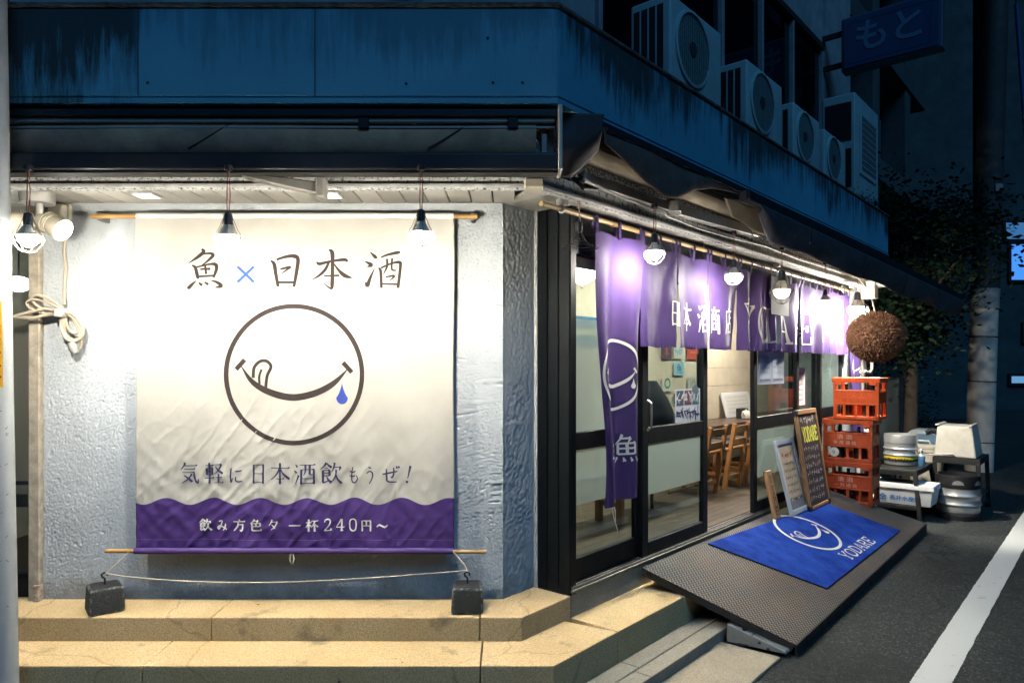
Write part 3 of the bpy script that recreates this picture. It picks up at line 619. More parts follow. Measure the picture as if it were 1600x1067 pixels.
# ------------------------------------------------------------------ shopfront: sill track, head, fixed lights and sliding doors
sill = MB(Sd).box((.0,-.13,.386),(5.13,.012,.402)).build('door_sill', ALU, shop, bevel=.002)
for w in (-.115, -.085, -.055, -.025, .0):
    MB(Sd).box((.005,w-.004,.402),(5.12,w+.004,.418)).build('track_rail', ALU, sill, bevel=.001)
MB(Sd).box((.0,-.13,2.30),(5.13,.0,2.42)).build('door_head', BLACK, shop, bevel=.003)
MB(Sd).box((.0,-.13,2.42),(5.13,-.02,2.566)).build('transom_panel', BLACK, shop)
def leaf(name, s0, s1, w, zr=(1.155, 1.262), films=(), stile=.06, zb=.50, lab=None):
    d = MB(Sd)
    d.box((s0,w-.018,.42),(s0+stile,w+.018,2.30)); d.box((s1-stile,w-.018,.42),(s1,w+.018,2.30))
    d.box((s0+stile,w-.017,.42),(s1-stile,w+.017,zb)); d.box((s0+stile,w-.017,zr[0]),(s1-stile,w+.017,zr[1])); d.box((s0+stile,w-.017,2.24),(s1-stile,w+.017,2.30))
    o = d.build(name, BLACK, shop, bevel=.003)
    if lab: o['label'] = lab
    for z0, z1 in ((zb, zr[0]), (zr[1], 2.24)):
        MB(Sd).box((s0+stile,w-.003,z0),(s1-stile,w+.003,z1)).build('pane', GLASS, o)
    for z0, z1 in films:
        MB(Sd).add([(s0+stile,w-.006,z0),(s1-stile,w-.006,z0),(s1-stile,w-.006,z1),(s0+stile,w-.006,z1)], [(0,1,2,3)]).build('frosted_film', FROST, o, recalc=False)
    return o
leaf('fixed_window', .05, .80, -.06, (1.175,1.277), ((.85,1.175),(1.277,1.94)), .03, .55)
dB = leaf('sliding_door', .79, 1.74, -.022, (1.150,1.258), ((.81,1.15),), .075, .51)
MB(Sd).tube([(.845,-.0,1.24),(.845,.028,1.26),(.845,.03,1.34),(.845,.028,1.42),(.845,0,1.44)], .008, 8).build('handle', ALU, dB, smooth=True)
leaf('sliding_door', 2.62, 3.72, -.022, (1.12,1.225), ((.70,1.12),), .07, .51)
leaf('sliding_door', 3.66, 4.40, -.07, (1.12,1.225), ((.70,1.12),), .07, .51)
leaf('fixed_window', 4.34, 5.10, -.022, (1.12,1.225), ((.48,1.12),(1.225,2.24)), .06, .48)
MB(Sd).box((1.66,-.055,1.45),(1.68,-.046,1.75)).build('pull_plate', DARKALU, dB)

# ================================================================== CONTENTS OF THE SHOP
ct = thing('counter_table', 'dark wooden counter along the cream panelled wall inside', 'table', Sd((3.6,-1.35,.42)))
DKW = mat('dark_table', (.10,.06,.04), .35, var=.3, vscale=8)
MB(Sd).box((3.2,-1.604,.945),(7.3,-1.10,.985)).build('tabletop', DKW, ct, bevel=.004)
for a in (3.3, 5.0, 6.6): MB(Sd).box((a,-1.45,.42),(a+.06,-1.39,.945)).build('leg', BLACKM, ct, bevel=.003)
def chair(s0, lab):
    t = thing('wooden_chair', lab, 'chair', Sd((s0, -.82, .42)), 'chairs at the counter')
    for a in (-.17, .17):
        MB(Sd).bar((s0+a,-.66,.42),(s0+a,-.60,.80),.042,.036,(1,0,0)).build('back_leg', WOOD, t, bevel=.004)
        MB(Sd).bar((s0+a,-.60,.79),(s0+a,-.545,1.09),.040,.034,(1,0,0)).build('back_post', WOOD, t, bevel=.004)
        MB(Sd).bar((s0+a,-1.0,.42),(s0+a,-.98,.82),.036,.036,(1,0,0)).build('front_leg', WOOD, t, bevel=.004)
        MB(Sd).box((s0+a-.012,-.98,.56),(s0+a+.012,-.64,.59)).build('side_stretcher', WOOD, t, bevel=.003)
    for z, w in ((1.03,-.557), (.90,-.582)): MB(Sd).box((s0-.15,w-.01,z-.032),(s0+.15,w+.01,z+.032)).build('back_slat', WOOD, t, bevel=.004)
    MB(Sd).box((s0-.15,-.66,.52),(s0+.15,-.635,.56)).build('stretcher', WOOD, t, bevel=.003)
    MB(Sd).box((s0-.2,-1.0,.82),(s0+.2,-.60,.845)).build('seat', WOOD, t, bevel=.006)
    MB(Sd).box((s0-.185,-.99,.8455),(s0+.185,-.63,.885)).build('seat_pad', BLACKM, t, bevel=.012, seg=2)
chair(3.12, 'wooden chair with its back half hidden by the black door stile')
chair(3.66, 'wooden chair with two back posts in the middle of the open doorway')
chair(4.17, 'wooden chair with one slanted back post at the far side of the open doorway')
bn = thing('wooden_bench', 'low wooden bench behind the frosted window beside the long banner', 'bench', Sd((.85,-.75,.42)))
MB(Sd).box((.35,-.9,.80),(2.0,-.6,.84)).build('seat', m_planks('grey_plank', (.22,.22,.20), (.32,.31,.28), 8), bn, bevel=.004)
for a in (.65, 1.5):
    for w in (-.86, -.66): MB(Sd).box((a,w,.42),(a+.05,w+.05,.80)).build('leg', WOOD, bn, bevel=.003)
    MB(Sd).box((a+.01,-.81,.55),(a+.04,-.66,.59)).build('stretcher', WOOD, bn, bevel=.003)
# framed print and teapot
fp = thing('framed_print', 'white framed print leaning on the cream wall behind the teapot', 'picture', Sd((5.85,-1.5,.985)))
def fpp(u, v, off): return (5.44+.86*u, -1.485-.085*v+off, .987+.315*v)
MB(Sd).hexa([fpp(0,0,-.025),fpp(1,0,-.025),fpp(1,0,0),fpp(0,0,0)], [fpp(0,1,-.025),fpp(1,1,-.025),fpp(1,1,0),fpp(0,1,0)]).build('frame', mat('frame_white',(.66,.68,.72),.5), fp, bevel=.004)
MB(Sd).add([fpp(.07,.10,.002),fpp(.93,.10,.002),fpp(.93,.90,.002),fpp(.07,.90,.002)], [(0,1,2,3)]).build('sheet', PAPER, fp, recalc=False)
mk = MB(Sd)
for v in (.2,.35,.5,.65,.8): scribble(mk, fpp, .12, v+.05, .76, .08, 14, .012, .004)
mk.build('faint_print', mat('faint_ink',(.40,.42,.46),.8), fp, recalc=False, kind='stuff')
tp = thing('teapot', 'small white teapot on the counter in front of the framed print', 'teapot', Sd((5.46,-1.25,.986)))
MB(Sd).lathe((5.46,-1.25,.986), [(.035,0),(.055,.01),(.06,.05),(.05,.09),(.03,.105),(.012,.11),(.012,.125)], 20).build('body', mat('porcelain',(.70,.68,.62),.25), tp, smooth=True)
MB(Sd).tube([(5.41,-1.25,1.03),(5.37,-1.25,1.06),(5.355,-1.25,1.085)], [.014,.010,.007], 8).build('spout', MATS['porcelain'], tp, smooth=True)
MB(Sd).tube([(5.515,-1.25,1.07),(5.55,-1.25,1.06),(5.55,-1.25,1.02),(5.515,-1.25,1.005)], .006, 8).build('handle', MATS['porcelain'], tp, smooth=True)
mb_ = MB(Sd).box((5.50,-1.40,.987),(5.70,-1.32,1.11)).build('menu_stand', BLACKM, loc=Sd((5.6,-1.36,.987)), bevel=.004, label='small black box stand behind the teapot', cat='stand')
# sheets pinned to the inside wall
def sheet(s0, z0, w, h, colr, lab, deco=None, inkc=(.05,.05,.06), wall=-1.604):
    t = thing('wall_print', lab, 'poster', Sd((s0, wall, z0)), 'small prints pinned to the inside wall')
    MB(Sd).box((s0,wall,z0),(s0+w,wall+.002,z0+h)).build('sheet', mat('print_%d' % len(MATS), colr, .7), t)
    pl = lambda u, v, off: (s0+u, wall+.003+off, z0+v)
    d = MB(Sd)
    if deco == 'ring': ribbon(d, [(w*.5+.06*math.cos(a), h*.58+.05*math.sin(a), .022) for a in [2*math.pi*k/24 for k in range(25)]], pl, 0)
    elif deco: write(d, deco, pl, w*.25, h*.85, w*.5, h*.7, 11, 0)
    else: scribble(d, pl, w*.12, h*.8, w*.76, h*.6, 4, .012, 0)
    d.build('print', mat('pr_ink_%d' % len(MATS), inkc, .8), t, recalc=False)
sheet(3.93, 1.735, .24, .17, (.07,.045,.08), 'dark print with orange writing on the inside wall', '本', (.50,.12,.04))
sheet(4.22, 1.74, .24, .16, (.55,.54,.48), 'cream print with a pale blue pattern on the inside wall', None, (.15,.45,.55))
sheet(4.56, 1.735, .27, .17, (.42,.06,.035), 'red print with a pale mark on the inside wall', '一', (.65,.5,.3))
sheet(4.23, 1.545, .25, .16, (.25,.50,.60), 'light blue print with dark characters on the inside wall', '魚', (.03,.05,.06))
sheet(3.95, 1.365, .24, .16, (.58,.55,.47), 'cream print with a green ring on the inside wall', 'ring', (.03,.24,.10))
sheet(4.57, 1.37, .27, .15, (.42,.42,.36), 'grey green print with small characters on the inside wall', '酒', (.16,.18,.15))
sheet(4.23, 1.215, .26, .12, (.035,.05,.10), 'navy print with two pale shapes on the inside wall', None, (.25,.30,.36))
# dark coat on a stand, seen over the door rail
ck = thing('hanging_coat', 'dark navy coat on a stand behind the sliding door glass', 'coat', Sd((2.22,-.75,.42)))
def coat(u, v):
    a = 2*math.pi*u; z = .75 + .78*v; r = (.30, .29, .27, .25, .17, .05)[min(5, int(v*5))]; k = v*5-int(v*5); r2 = (.30, .29, .27, .25, .17, .05)[min(5, int(v*5)+1)]; r = r+(r2-r)*k
    return (2.22 + r*1.35*math.cos(a)*(1+.05*math.sin(9*a)), -.75 + r*.55*math.sin(a), z)
MB(Sd).grid(coat, 40, 20).build('coat', mat('coat_cloth',(.012,.018,.028),.85,bmp=.3), ck, smooth='all')
MB(Sd).tube([(2.22,-.75,.42),(2.22,-.75,1.5)], .015, 8).build('stand', BLACKM, ck)
# stickers and notices on the glass
def notice(name, s0, z0, w, h, wv, colr, lab, fn, cat='notice'):
    t = thing(name, lab, cat, Sd((s0, wv, z0)))
    MB(Sd).box((s0,wv,z0),(s0+w,wv+.002,z0+h)).build('sheet', mat(name+'_c%d' % len(MATS), colr, .6), t)
    fn(t, lambda u, v, off: (s0+u, wv+.003+off, z0+v)); return t
def rows(colr, lines, wd=.008, n=6):
    def f(t, pl):
        d = MB(Sd)
        for (x, y, w, h) in lines: scribble(d, pl, x, y, w, h, n, wd, 0)
        d.build('small_print', mat('np_%d' % len(MATS), colr, .8), t, recalc=False)
    return f
def stick(t, pl):
    for i, c in enumerate(((.05,.08,.12),(.12,.05,.06),(.06,.13,.16))):
        d = MB(Sd); a = .015+i*.12; d.add([pl(a,.12,0),pl(a+.105,.12,0),pl(a+.105,.225,0),pl(a,.225,0)], [(0,1,2,3)]); d.build('picture', mat('st_%d' % i, c, .5), t, recalc=False)
        d = MB(Sd); scribble(d, pl, a, .10, .1, .09, 3, .012, .0); d.build('small_print', INKN, t, recalc=False)
    d = MB(Sd); scribble(d, pl, .02, .215, .34, .08, 6, .01, .001); d.build('picture_marks', INKW, t, recalc=False)
notice('sticker_strip', 1.255, 1.262, .38, .235, -.017, (.55,.58,.62), 'strip of three picture stickers low on the sliding door glass', stick, 'sticker')
ov = MB(Sd).lathe((1.555,-.0165,1.47), [(.055,0),(.055,.002)], 24, 'y')
ov.build('oval_sticker', mat('oval_grey',(.10,.13,.15),.6), loc=Sd((1.555,-.0165,1.41)), label='dark grey round sticker above the sticker strip on the door glass', cat='sticker')
def certs(t, pl):
    for a in (.02, .33):
        d = MB(Sd)
        for (p, q) in (((a,.02),(a,.33)),((a,.33),(a+.28,.33)),((a+.28,.33),(a+.28,.02)),((a+.28,.02),(a,.02))): ribbon(d, [(*p,.014),(*q,.014)], pl, 0)
        for k in range(5): scribble(d, pl, a+.03, .30-k*.045, .22, .035, 8, .005, 0)
        d.build('border_print', mat('cert_ink',(.30,.35,.44),.8), t, recalc=False)
        d = MB(Sd)
        for k in range(9): d.add([pl(a+.02+k*.027,.03,.001),pl(a+.045+k*.027,.03,.001),pl(a+.033+k*.027,.055,.001)], [(0,1,2)])
        d.build('zigzag', INKN, t, recalc=False)
notice('certificate_pair', 2.73, 1.50, .62, .36, -.017, (.46,.52,.62), 'pale blue pair of certificates on the glass right of the doorway', certs, 'certificate')
notice('opening_notice', 3.78, 1.27, .28, .37, -.064, (.62,.56,.58), 'pinkish printed notice on the glass above the chalkboard', rows((.20,.08,.10), [(.03,.34,.2,.05),(.03,.27,.16,.03),(.03,.22,.2,.03),(.03,.17,.2,.03),(.03,.12,.22,.03),(.03,.07,.2,.03)], .006))
gl = thing('globe_pendant', 'white globe pendant lamp glowing inside the window beside the long banner', 'lamp', Sd((.93,-.6,2.2)))
MB(Sd).lathe((.82,-.5,2.235), [(.03,.0),(.085,.03),(.115,.09),(.10,.15),(.055,.18)], 24).build('globe', GLOBE, gl, smooth='all')
MB(Sd).lathe((.82,-.5,2.413), [(.062,0),(.06,.02),(.03,.05),(.012,.06)], 20).build('cap', DARKALU, gl, smooth=True)
MB(Sd).tube([(.82,-.5,2.465),(.82,-.5,2.72)], .005, 6).build('chain', CORDB, gl)
MB(Sd).lathe((.82,-.5,2.20), [(.004,0),(.012,.008),(.010,.024),(.003,.034)], 12).build('pull', WHITE_TRIM, gl, smooth=True)
bp = thing('blue_poster', 'blue poster with a yellow stripe high on the wall inside the window', 'poster', Sd((2.3,-1.6,1.86)))
MB(Sd).box((1.95,-1.615,1.86),(2.75,-1.605,2.14)).build('sheet', mat('poster_blue',(.05,.22,.38),.5,var=.5,vscale=5), bp)
MB(Sd).box((2.05,-1.604,1.96),(2.65,-1.602,2.02)).build('stripe', mat('poster_yellow',(.62,.60,.30),.5), bp)
# room behind the left glass door
hl = thing('hanging_lamp', 'lit lamp hanging inside the left glass door', 'lamp', Fr((-3.25,-.9,2.1)))
MB(Fr).lathe((-3.37,-.9,2.17), [(.02,0),(.085,.03),(.09,.07),(.03,.10)], 20).build('shade', emit('left_lamp',(1,.94,.84),14), hl, smooth='all')
MB(Fr).tube([(-3.37,-.9,2.26),(-3.37,-.9,2.72)], .006, 6).build('cord', CORDB, hl)
rk = thing('coat_hanger', 'black clothes hanger on a rail inside the left glass door', 'hanger', Fr((-3.0,-.45,1.75)))
MB(Fr).tube([(-2.92,-.25,1.76),(-3.02,-.25,1.83),(-3.12,-.25,1.76),(-2.92,-.25,1.76)], .007, 6).build('frame', CORDB, rk)
MB(Fr).tube([(-3.02,-.25,1.83),(-3.02,-.25,1.90),(-3.0,-.25,1.93),(-2.98,-.25,1.90)], .005, 6).build('hook', CORDB, rk)
sh = thing('wooden_shelf', 'orange wooden stool leg and plank seen low through the left glass door', 'stool', Fr((-3.0,-.4,.42)))
MB(Fr).box((-3.4,-.6,.82),(-2.75,-.3,.90)).build('seat', MATS['grey_plank'], sh, bevel=.004)
MB(Fr).box((-2.83,-.4,.42),(-2.75,-.33,.82)).build('leg', WOOD, sh, bevel=.004); MB(Fr).box((-3.35,-.4,.42),(-3.28,-.33,.82)).build('leg', WOOD, sh, bevel=.004)

# ================================================================== FRONT AWNING (rolled up under the parapet)
def FA(p): return Fr((p[0], p[1] + .07, p[2] - .021))
fa = thing('front_awning', 'rolled brown awning cassette above the white banner', 'awning', Fr((-1.4,.5,2.6)))
XE = .215
MB(FA).box((-3.3,.40,2.868),(XE,.505,2.904)).build('cover_rail', DARKALU, fa, bevel=.004)
MB(FA).box((-3.3,.46,2.845),(XE-.01,.49,2.866)).build('white_rail', mat('rail_white',(.60,.59,.55),.5,.2,var=.2), fa, bevel=.003)
MB(FA).box((-3.3,.45,2.826),(XE-.01,.475,2.840)).build('lower_rail', DARKALU, fa, bevel=.003)
MB(FA).box((-3.3,.465,2.818),(XE-.01,.49,2.824)).build('white_rail', MATS['rail_white'], fa)
for xx in (-.73, -.02):
    MB(FA).box((xx,.45,2.812),(xx+.05,.50,2.866)).build('rail_bracket', BLACKM, fa, bevel=.004)
def roll(u, v):
    a = R(-60) + R(205)*v; x = -3.3 + (XE-.10+3.3)*u; r = .085 + .004*math.sin(x*3)
    return (x, .452 + r*.5*math.cos(a), 2.765 + r*math.sin(a))
MB(FA).grid(roll, 60, 24).build('fabric_roll', mat('faded_canvas', (.80, .42, .26), .9, var=.3, vscale=4, vcol=(.40,.22,.15), bmp=.3, bscale=30, spec=.05), fa, smooth='all')
for xx in (-2.55, -1.42, -.28):
    pts = [(xx + .10*k/8 - (.12*(1-k/8)**2), .452 + .0460*math.cos(R(-30+110*k/8)), 2.765 + .0885*math.sin(R(-30+110*k/8))) for k in range(9)]
    MB(FA).tube(pts, .003, 6).build('fabric_seam', mat('seam_dark',(.10,.07,.06),.9), fa, smooth=True)
MB(FA).box((-3.3,.455,2.602),(XE,.555,2.684)).build('front_bar', DARKALU, fa, bevel=.012, seg=3)
MB(FA).box((-3.3,.46,2.590),(XE,.54,2.601)).build('bar_lip', BLACKM, fa, bevel=.002)
MB(FA).box((XE,.40,2.60),(XE+.02,.575,2.90)).build('end_plate', mat('end_plate_cream',(.56,.53,.46),.55,var=.2), fa, bevel=.004)
MB(FA).box((XE-.075,.43,2.69),(XE-.045,.47,2.80)).build('end_bracket', ALU, fa, bevel=.004)
MB(FA).ring((XE-.115,.47,2.745), .022, .006, 20, 6).build('winder_eye', ALU, fa, smooth=True)
MB(FA).box((XE-.15,.42,2.69),(XE-.01,.43,2.82)).build('end_backing', GREYP, fa)
MB(FA).hexa([(-1.30,.43,2.585),(-1.285,.50,2.585),(-.93,.44,2.515),(-.94,.38,2.515)], [(-1.30,.43,2.607),(-1.285,.50,2.607),(-.93,.44,2.575),(-.94,.38,2.575)]).build('folding_arm', ARM, fa, bevel=.006)
MB(FA).box((-.945,.375,2.50),(-.905,.455,2.60)).build('arm_joint', ARM, fa, bevel=.006)

# ------------------------------------------------------------------ the printed banner
ban = thing('printed_banner', 'large white cloth banner with a licking smiley and purple wavy hem', 'banner', Fr((-1.18,.09,.65)))
BX0, BX1, BZ0, BZ1 = -2.044, -.316, .652, 2.488
def disp(x, z):
    u = (x-BX0)/(BX1-BX0); v = (z-BZ0)/(BZ1-BZ0)
    d = .012*noise.noise(Vector((x*2.2, z*.9, 0))) + .006*math.sin(x*9 + 1.2*noise.noise(Vector((x*2, z, 5))))*(.4+.6*(1-v))
    lo = max(0, 1-v*2.2)
    d += lo*.010*math.sin(x*17 + z*2) * (.4+u) + lo*.007*noise.noise(Vector(((x+z*.8)*16, (z-x*.6)*5, 2)))
    d += .0035*noise.noise(Vector(((x-z*.9)*9, (z+x)*3, 4)))*(.3+.7*(1-v))
    d += .004*max(0, v-.9)*10*math.sin(x*55)*.35
    cr = max(0, 1-v*1.7)*(.35+.65*max(0, 1-abs(u-.38)*2.2))
    for fx, fz, ph, am in ((10, 4.5, 2, .010), (19, 7, 6, .006), (7, 13, 8, .004)):
        q_ = noise.noise(Vector(((x-z*.75)*fx*.8, (z+x*.45)*fz*.6, ph))); d += cr*am*(1-min(1, abs(q_)*3.2))**2
    return d*min(1, (1-v)*14+.15)
def bpl(x, z, off): return (x, .082 + disp(x, z) + off, z)
MB(Fr).grid(lambda u, v: bpl(BX0 + (BX1-BX0)*u + .006*math.sin(v*9)*(u-.5), BZ0 + (BZ1-BZ0)*v, 0), 220, 230).build('cloth', BANNER, ban, smooth='all', solid=.0012)
K = 3.828/1100                                       # the print's design grid, metres per unit
def gx(px): return (px-800)*K
def gz(py): return 1.67 - (py-570)*K
def pxl(px, py, off): return bpl(gx(px), gz(py), off)
BIG = {
'fish': "150,82,12 163,100,24 122,136,20 65,174,4|142,118,10 200,110,15 224,122,22 188,160,14 150,188,6|86,188,8 108,205,20 122,262,22 128,277,8|112,202,11 200,181,13 240,184,24 245,215,22 226,268,14|140,215,11 172,212,13 206,212,17|172,188,13 178,246,15|126,262,13 226,256,13|112,290,5 86,314,19 64,336,22 62,326,6|130,303,10 152,320,20|168,299,10 192,314,18|212,288,7 250,300,18 276,324,24 236,334,5",
'sun': "603,158,8 626,180,24 638,250,23 652,328,20|642,152,14 700,133,19 756,128,26 782,150,25 771,240,23 755,330,18|666,214,12 728,200,17 714,214,13 676,242,5|648,300,15 758,300,15",
'book': "904,164,8 922,178,21 1000,161,15 1086,151,21 1108,164,12|983,86,8 1006,106,27 1008,200,23 1006,308,25 998,340,14 948,304,4|986,165,15 960,216,19 920,255,15 876,281,4|1012,170,7 1050,221,17 1090,256,27 1136,270,7|953,258,9 1052,255,14",
'sake': "1258,103,6 1292,134,24 1300,130,8|1223,163,6 1264,186,26 1236,198,4|1285,210,5 1256,275,19 1238,320,28 1226,298,6|1328,137,9 1370,120,15 1440,105,21 1452,110,9|1310,207,8 1326,226,19 1331,338,17|1328,206,12 1400,176,13 1450,170,22 1456,200,20 1440,338,20|1368,146,14 1368,196,15 1344,248,5|1402,142,13 1400,214,13 1428,222,9|1358,266,8 1416,258,15 1388,288,5|1333,311,11 1440,313,13"}
for nm, d in BIG.items():
    mb = MB(Fr)
    for k, st in enumerate(d.split('|')):
        p = [tuple(float(q) for q in t.split(',')) for t in st.split(' ')]
        p = [(280 + a/4.21, 370 + b/4.21, c/4.21) for a, b, c in p]
        if len(p) > 2: p = catmull(p, 6)
        ribbon(mb, p, pxl, .0022 + k*.0001, step=2.5)
    mb.build('brush_character', INKB, ban, recalc=False)
mb = MB(Fr); ribbon(mb, [(371,416.5,4.2),(397,441,4.2)], pxl, .0022, 2.5); ribbon(mb, [(397,416.5,4.2),(371,441,4.2)], pxl, .0024, 2.5); mb.build('cross_mark', INKBL, ban, recalc=False)
a_, b_ = MB(Fr), MB(Fr); smile(a_, b_, bpl, gx(459.3), gz(585), 106.5*K, 7.2*K, .0022)
a_.build('smiley_print', INKB, ban, recalc=False); b_.build('blue_drop', mat('drop_blue',(.025,.055,.30),.8), ban, recalc=False)
mb = MB(Fr)
for ch, x0, x1, y0, y1 in (('気',50,170,50,185),('軽',205,325,52,185),('に',362,452,78,185),('日',508,592,60,185),('本',628,755,52,187),('酒',785,915,55,187),('飲',948,1082,52,187),('も',1122,1192,75,187),('う',1235,1292,75,187),('ぜ',1340,1455,72,187)):
    mb = MB(Fr); write(mb, ch, bpl, gx(270+x0/4.103), gz(710+y0/4.103), (x1-x0)/4.103*K, (y1-y0)/4.103*K, 10.5, .0022); mb.build('slogan_character', INKN, ban, recalc=False)
mb = MB(Fr)
ribbon(mb, [(gx(270+1524/4.103), gz(710+72/4.103), 16/4.1*K), (gx(270+1506/4.103), gz(710+152/4.103), 5/4.1*K)], bpl, .0022)
ribbon(mb, [(gx(270+1503/4.103), gz(710+168/4.103), 15/4.1*K), (gx(270+1499/4.103), gz(710+182/4.103), 15/4.1*K)], bpl, .0022)
mb.build('exclamation_mark', INKN, ban, recalc=False)
mb = MB(Fr)
for ch, x0, x1, y0, y1 in (('飲',170,246,412,488),('み',284,352,416,486),('方',390,466,412,488),('色',500,576,412,488),('々',614,682,414,488),('一',750,826,412,488),('杯',858,936,412,488),('2',968,1020,412,488),('4',1044,1100,412,488),('0',1126,1182,410,490),('円',1208,1276,418,490),('～',1308,1382,412,494)):
    mb = MB(Fr); write(mb, ch, bpl, gx(270+x0/4.103), gz(710+y0/4.103), (x1-x0)/4.103*K, (y1-y0)/4.103*K, 15, .0022, .5); mb.build('price_character', INKW, ban, recalc=False)
mb = MB(Fr); ribbon(mb, [(BX0+.005, .722, .0012), (BX1-.005, .722, .0012)], bpl, .0018); mb.build('hem_stitching', mat('lilac_thread',(.30,.20,.42),.8), ban, recalc=False)
MB(Fr).tube([(-2.295,.075,2.478),(-.188,.075,2.476)], .013, 14).build('bamboo_pole', BAMBOO, ban, smooth=True)
MB(Fr).tube([(-2.20,.10,.664),(-.139,.10,.660)], .011, 14).build('bamboo_pole', BAMBOO, ban, smooth=True)
MB(Fr).grid(lambda u, v: (BX0+.002+(BX1-BX0-.004)*u, .100+.0165*math.sin(2*math.pi*v)+.001*math.sin(u*60), .664+.0165*math.cos(2*math.pi*v)), 80, 18).build('hem_sleeve', mat('hem_purple',(.075,.034,.18),.6), ban, smooth='all')
MB(Fr).grid(lambda u, v: (BX0+.002+(BX1-BX0-.004)*u, .075+.0175*math.sin(2*math.pi*v)+.001*math.sin(u*60), 2.479+.0175*math.cos(2*math.pi*v)), 80, 18).build('top_sleeve', mat('sleeve_white',(.70,.68,.62),.75), ban, smooth='all')
for xx in (-2.245, -.215):
    b = MB(Fr).box((xx-.012,-.005,2.455),(xx+.012,.08,2.497)).build('pole_bracket', ALU, ban, bevel=.004)
MB(Fr).tube([(-1.19,.122,.655),(-1.195,.124,.625),(-1.185,.125,.60)], .003, 6).build('knot_tail', ROPE, ban); MB(Fr).tube([(-1.18,.122,.655),(-1.172,.124,.63),(-1.178,.125,.605)], .003, 6).build('knot_tail', ROPE, ban)

# ------------------------------------------------------------------ weight blocks, hooks, ropes
def block(cx, cy, rot, lab):
    t = thing('weight_block', lab, 'weight', (cx, cy, .37), 'black weight blocks holding the banner')
    c, s_ = math.cos(rot), math.sin(rot); tr = lambda p: (cx + p[0]*c - p[1]*s_, cy + p[0]*s_ + p[1]*c, .37 + p[2])
    MB(tr).hexa([(-.085,-.085,.0),(.085,-.085,.0),(.085,.085,.0),(-.085,.085,.0)], [(-.078,-.078,.135),(.078,-.078,.135),(.078,.078,.135),(-.078,.078,.135)]).build('block', WBLOCK, t, bevel=.016, seg=3, smooth=True)
    MB(tr).prism([(-.062,-.062),(.062,-.062),(.062,.062),(-.062,.062)], .134, .1385).build('top_plate', BLACKM, t, bevel=.002)
    MB(tr).tube([(0,0,.136),(0,0,.168),(-.012,0,.178),(-.016,0,.192),(-.004,0,.20),(.012,0,.194),(.012,0,.182)], .005, 8).build('hook', BLACKM, t, smooth=True)
    return t
block(-2.16, 3.735, R(38), 'black weight block left of the banner, turned cornerwise')
block(-.237, 3.745, R(3), 'black weight block right of the banner, face on')
MB(Fr).tube([(-2.16+.0,.175,.565)] + [(-2.16 + 1.92*k/20, .175+.0*k, .565 - .055*math.sin(math.pi*(k/20)**.8) + .015*k/20) for k in range(1, 21)], .0035, 6).build('rope', ROPE, loc=Fr((-1.2,.17,.5)), smooth=True, label='thin pale rope slung between the two weight blocks', cat='rope')
MB(Fr).tube([(-2.155,.175,.565),(-2.06,.13,.665)], .004, 6).build('rope', ROPE, loc=Fr((-2.1,.15,.57)), label='short rope tying the left weight block to the banner pole', cat='rope')
MB(Fr).tube([(-.235,.165,.565),(-.25,.15,.60),(-.318,.115,.665)], .004, 6).build('rope', ROPE, loc=Fr((-.25,.15,.57)), label='short rope tying the right weight block to the banner pole', cat='rope')

# ------------------------------------------------------------------ caged pendant bulbs
def bulb_lamp(loc, drop, lab, bulb=True, glow=None, sc=1., cage=True, parent_group='caged bulbs under the eaves'):
    """bulb centre at loc; cord runs up by drop"""
    t = thing('pendant_bulb', lab, 'lamp', loc, parent_group); x, y, z = loc
    tr = lambda p: (x + p[0]*sc, y + p[1]*sc, z + p[2]*sc)
    if bulb:
        MB(tr).lathe((0,0,0), [(.001,-.046),(.010,-.0447),(.020,-.041),(.030,-.034),(.038,-.024),(.043,-.012),(.0445,.0),(.0443,.003)], 24).build('bulb', glow or BULB, t, smooth='all')
        MB(tr).lathe((0,0,.0036), [(.0446,0),(.041,.012),(.033,.026),(.022,.042),(.017,.050)], 24).build('heat_sink', CREAM, t, smooth=True)
    MB(tr).lathe((0,0,0), [(.016,.052),(.020,.056),(.021,.085),(.017,.105),(.006,.112)], 14).build('socket', DARKALU, t, smooth=True)
    MB(W).tube([(x-.004,y,z+.11*sc),(x-.006,y,z+drop*.5),(x-.003,y,z+drop)], .0025, 6).build('cord', CORD, t); MB(W).tube([(x+.004,y,z+.11*sc),(x+.009,y,z+drop*.6),(x+.003,y,z+drop)], .0025, 6).build('cord', CORD, t)
    MB(W).lathe((x,y,z+drop-.012), [(.018,0),(.02,.012),(.014,.026)], 10).build('ceiling_rose', BLACKM, t, smooth=True)
    if cage:
        c = MB(tr)
        for k in range(8):
            a = 2*math.pi*k/8 + .3; f = lambda r, h: (r*math.cos(a), r*math.sin(a), h)
            c.tube([f(.020,.085), f(.040,.035), f(.062,.0), f(.066,-.015), f(.058,-.035), f(.036,-.062), f(.012,-.073)], .0013, 5)
        c.ring((0,0,-.012), .066, .0013, 32, 5, 'z'); c.ring((0,0,-.071), .014, .0018, 12, 5, 'z')
        c.build('wire_cage', mat('cage_wire',(.10,.09,.08),.5,.6), t)
    return t
bulb_lamp(Fr((-1.298,.69,2.255)), .315, 'lit caged bulb hanging over the left half of the banner')
bulb_lamp(Fr((-.416,.69,2.270)), .30, 'lit caged bulb hanging over the right half of the banner')
bulb_lamp(Fr((-2.213,.69,2.255)), .315, 'lit caged bulb beside the grey pole and spotlight', True, BULB_L)
WB = .26
bulb_lamp(Sd((.477,WB,2.335)), .27, 'lit caged bulb nearest the long purple banner', True, BULB_S)
bulb_lamp(Sd((1.60,WB,2.308)), .30, 'lit caged bulb in front of the small white characters', True, BULB_S)
bulb_lamp(Sd((2.535,WB,2.272)), .34, 'dim caged bulb in front of the dark square panel', True, BULB_DIM, 1.5)
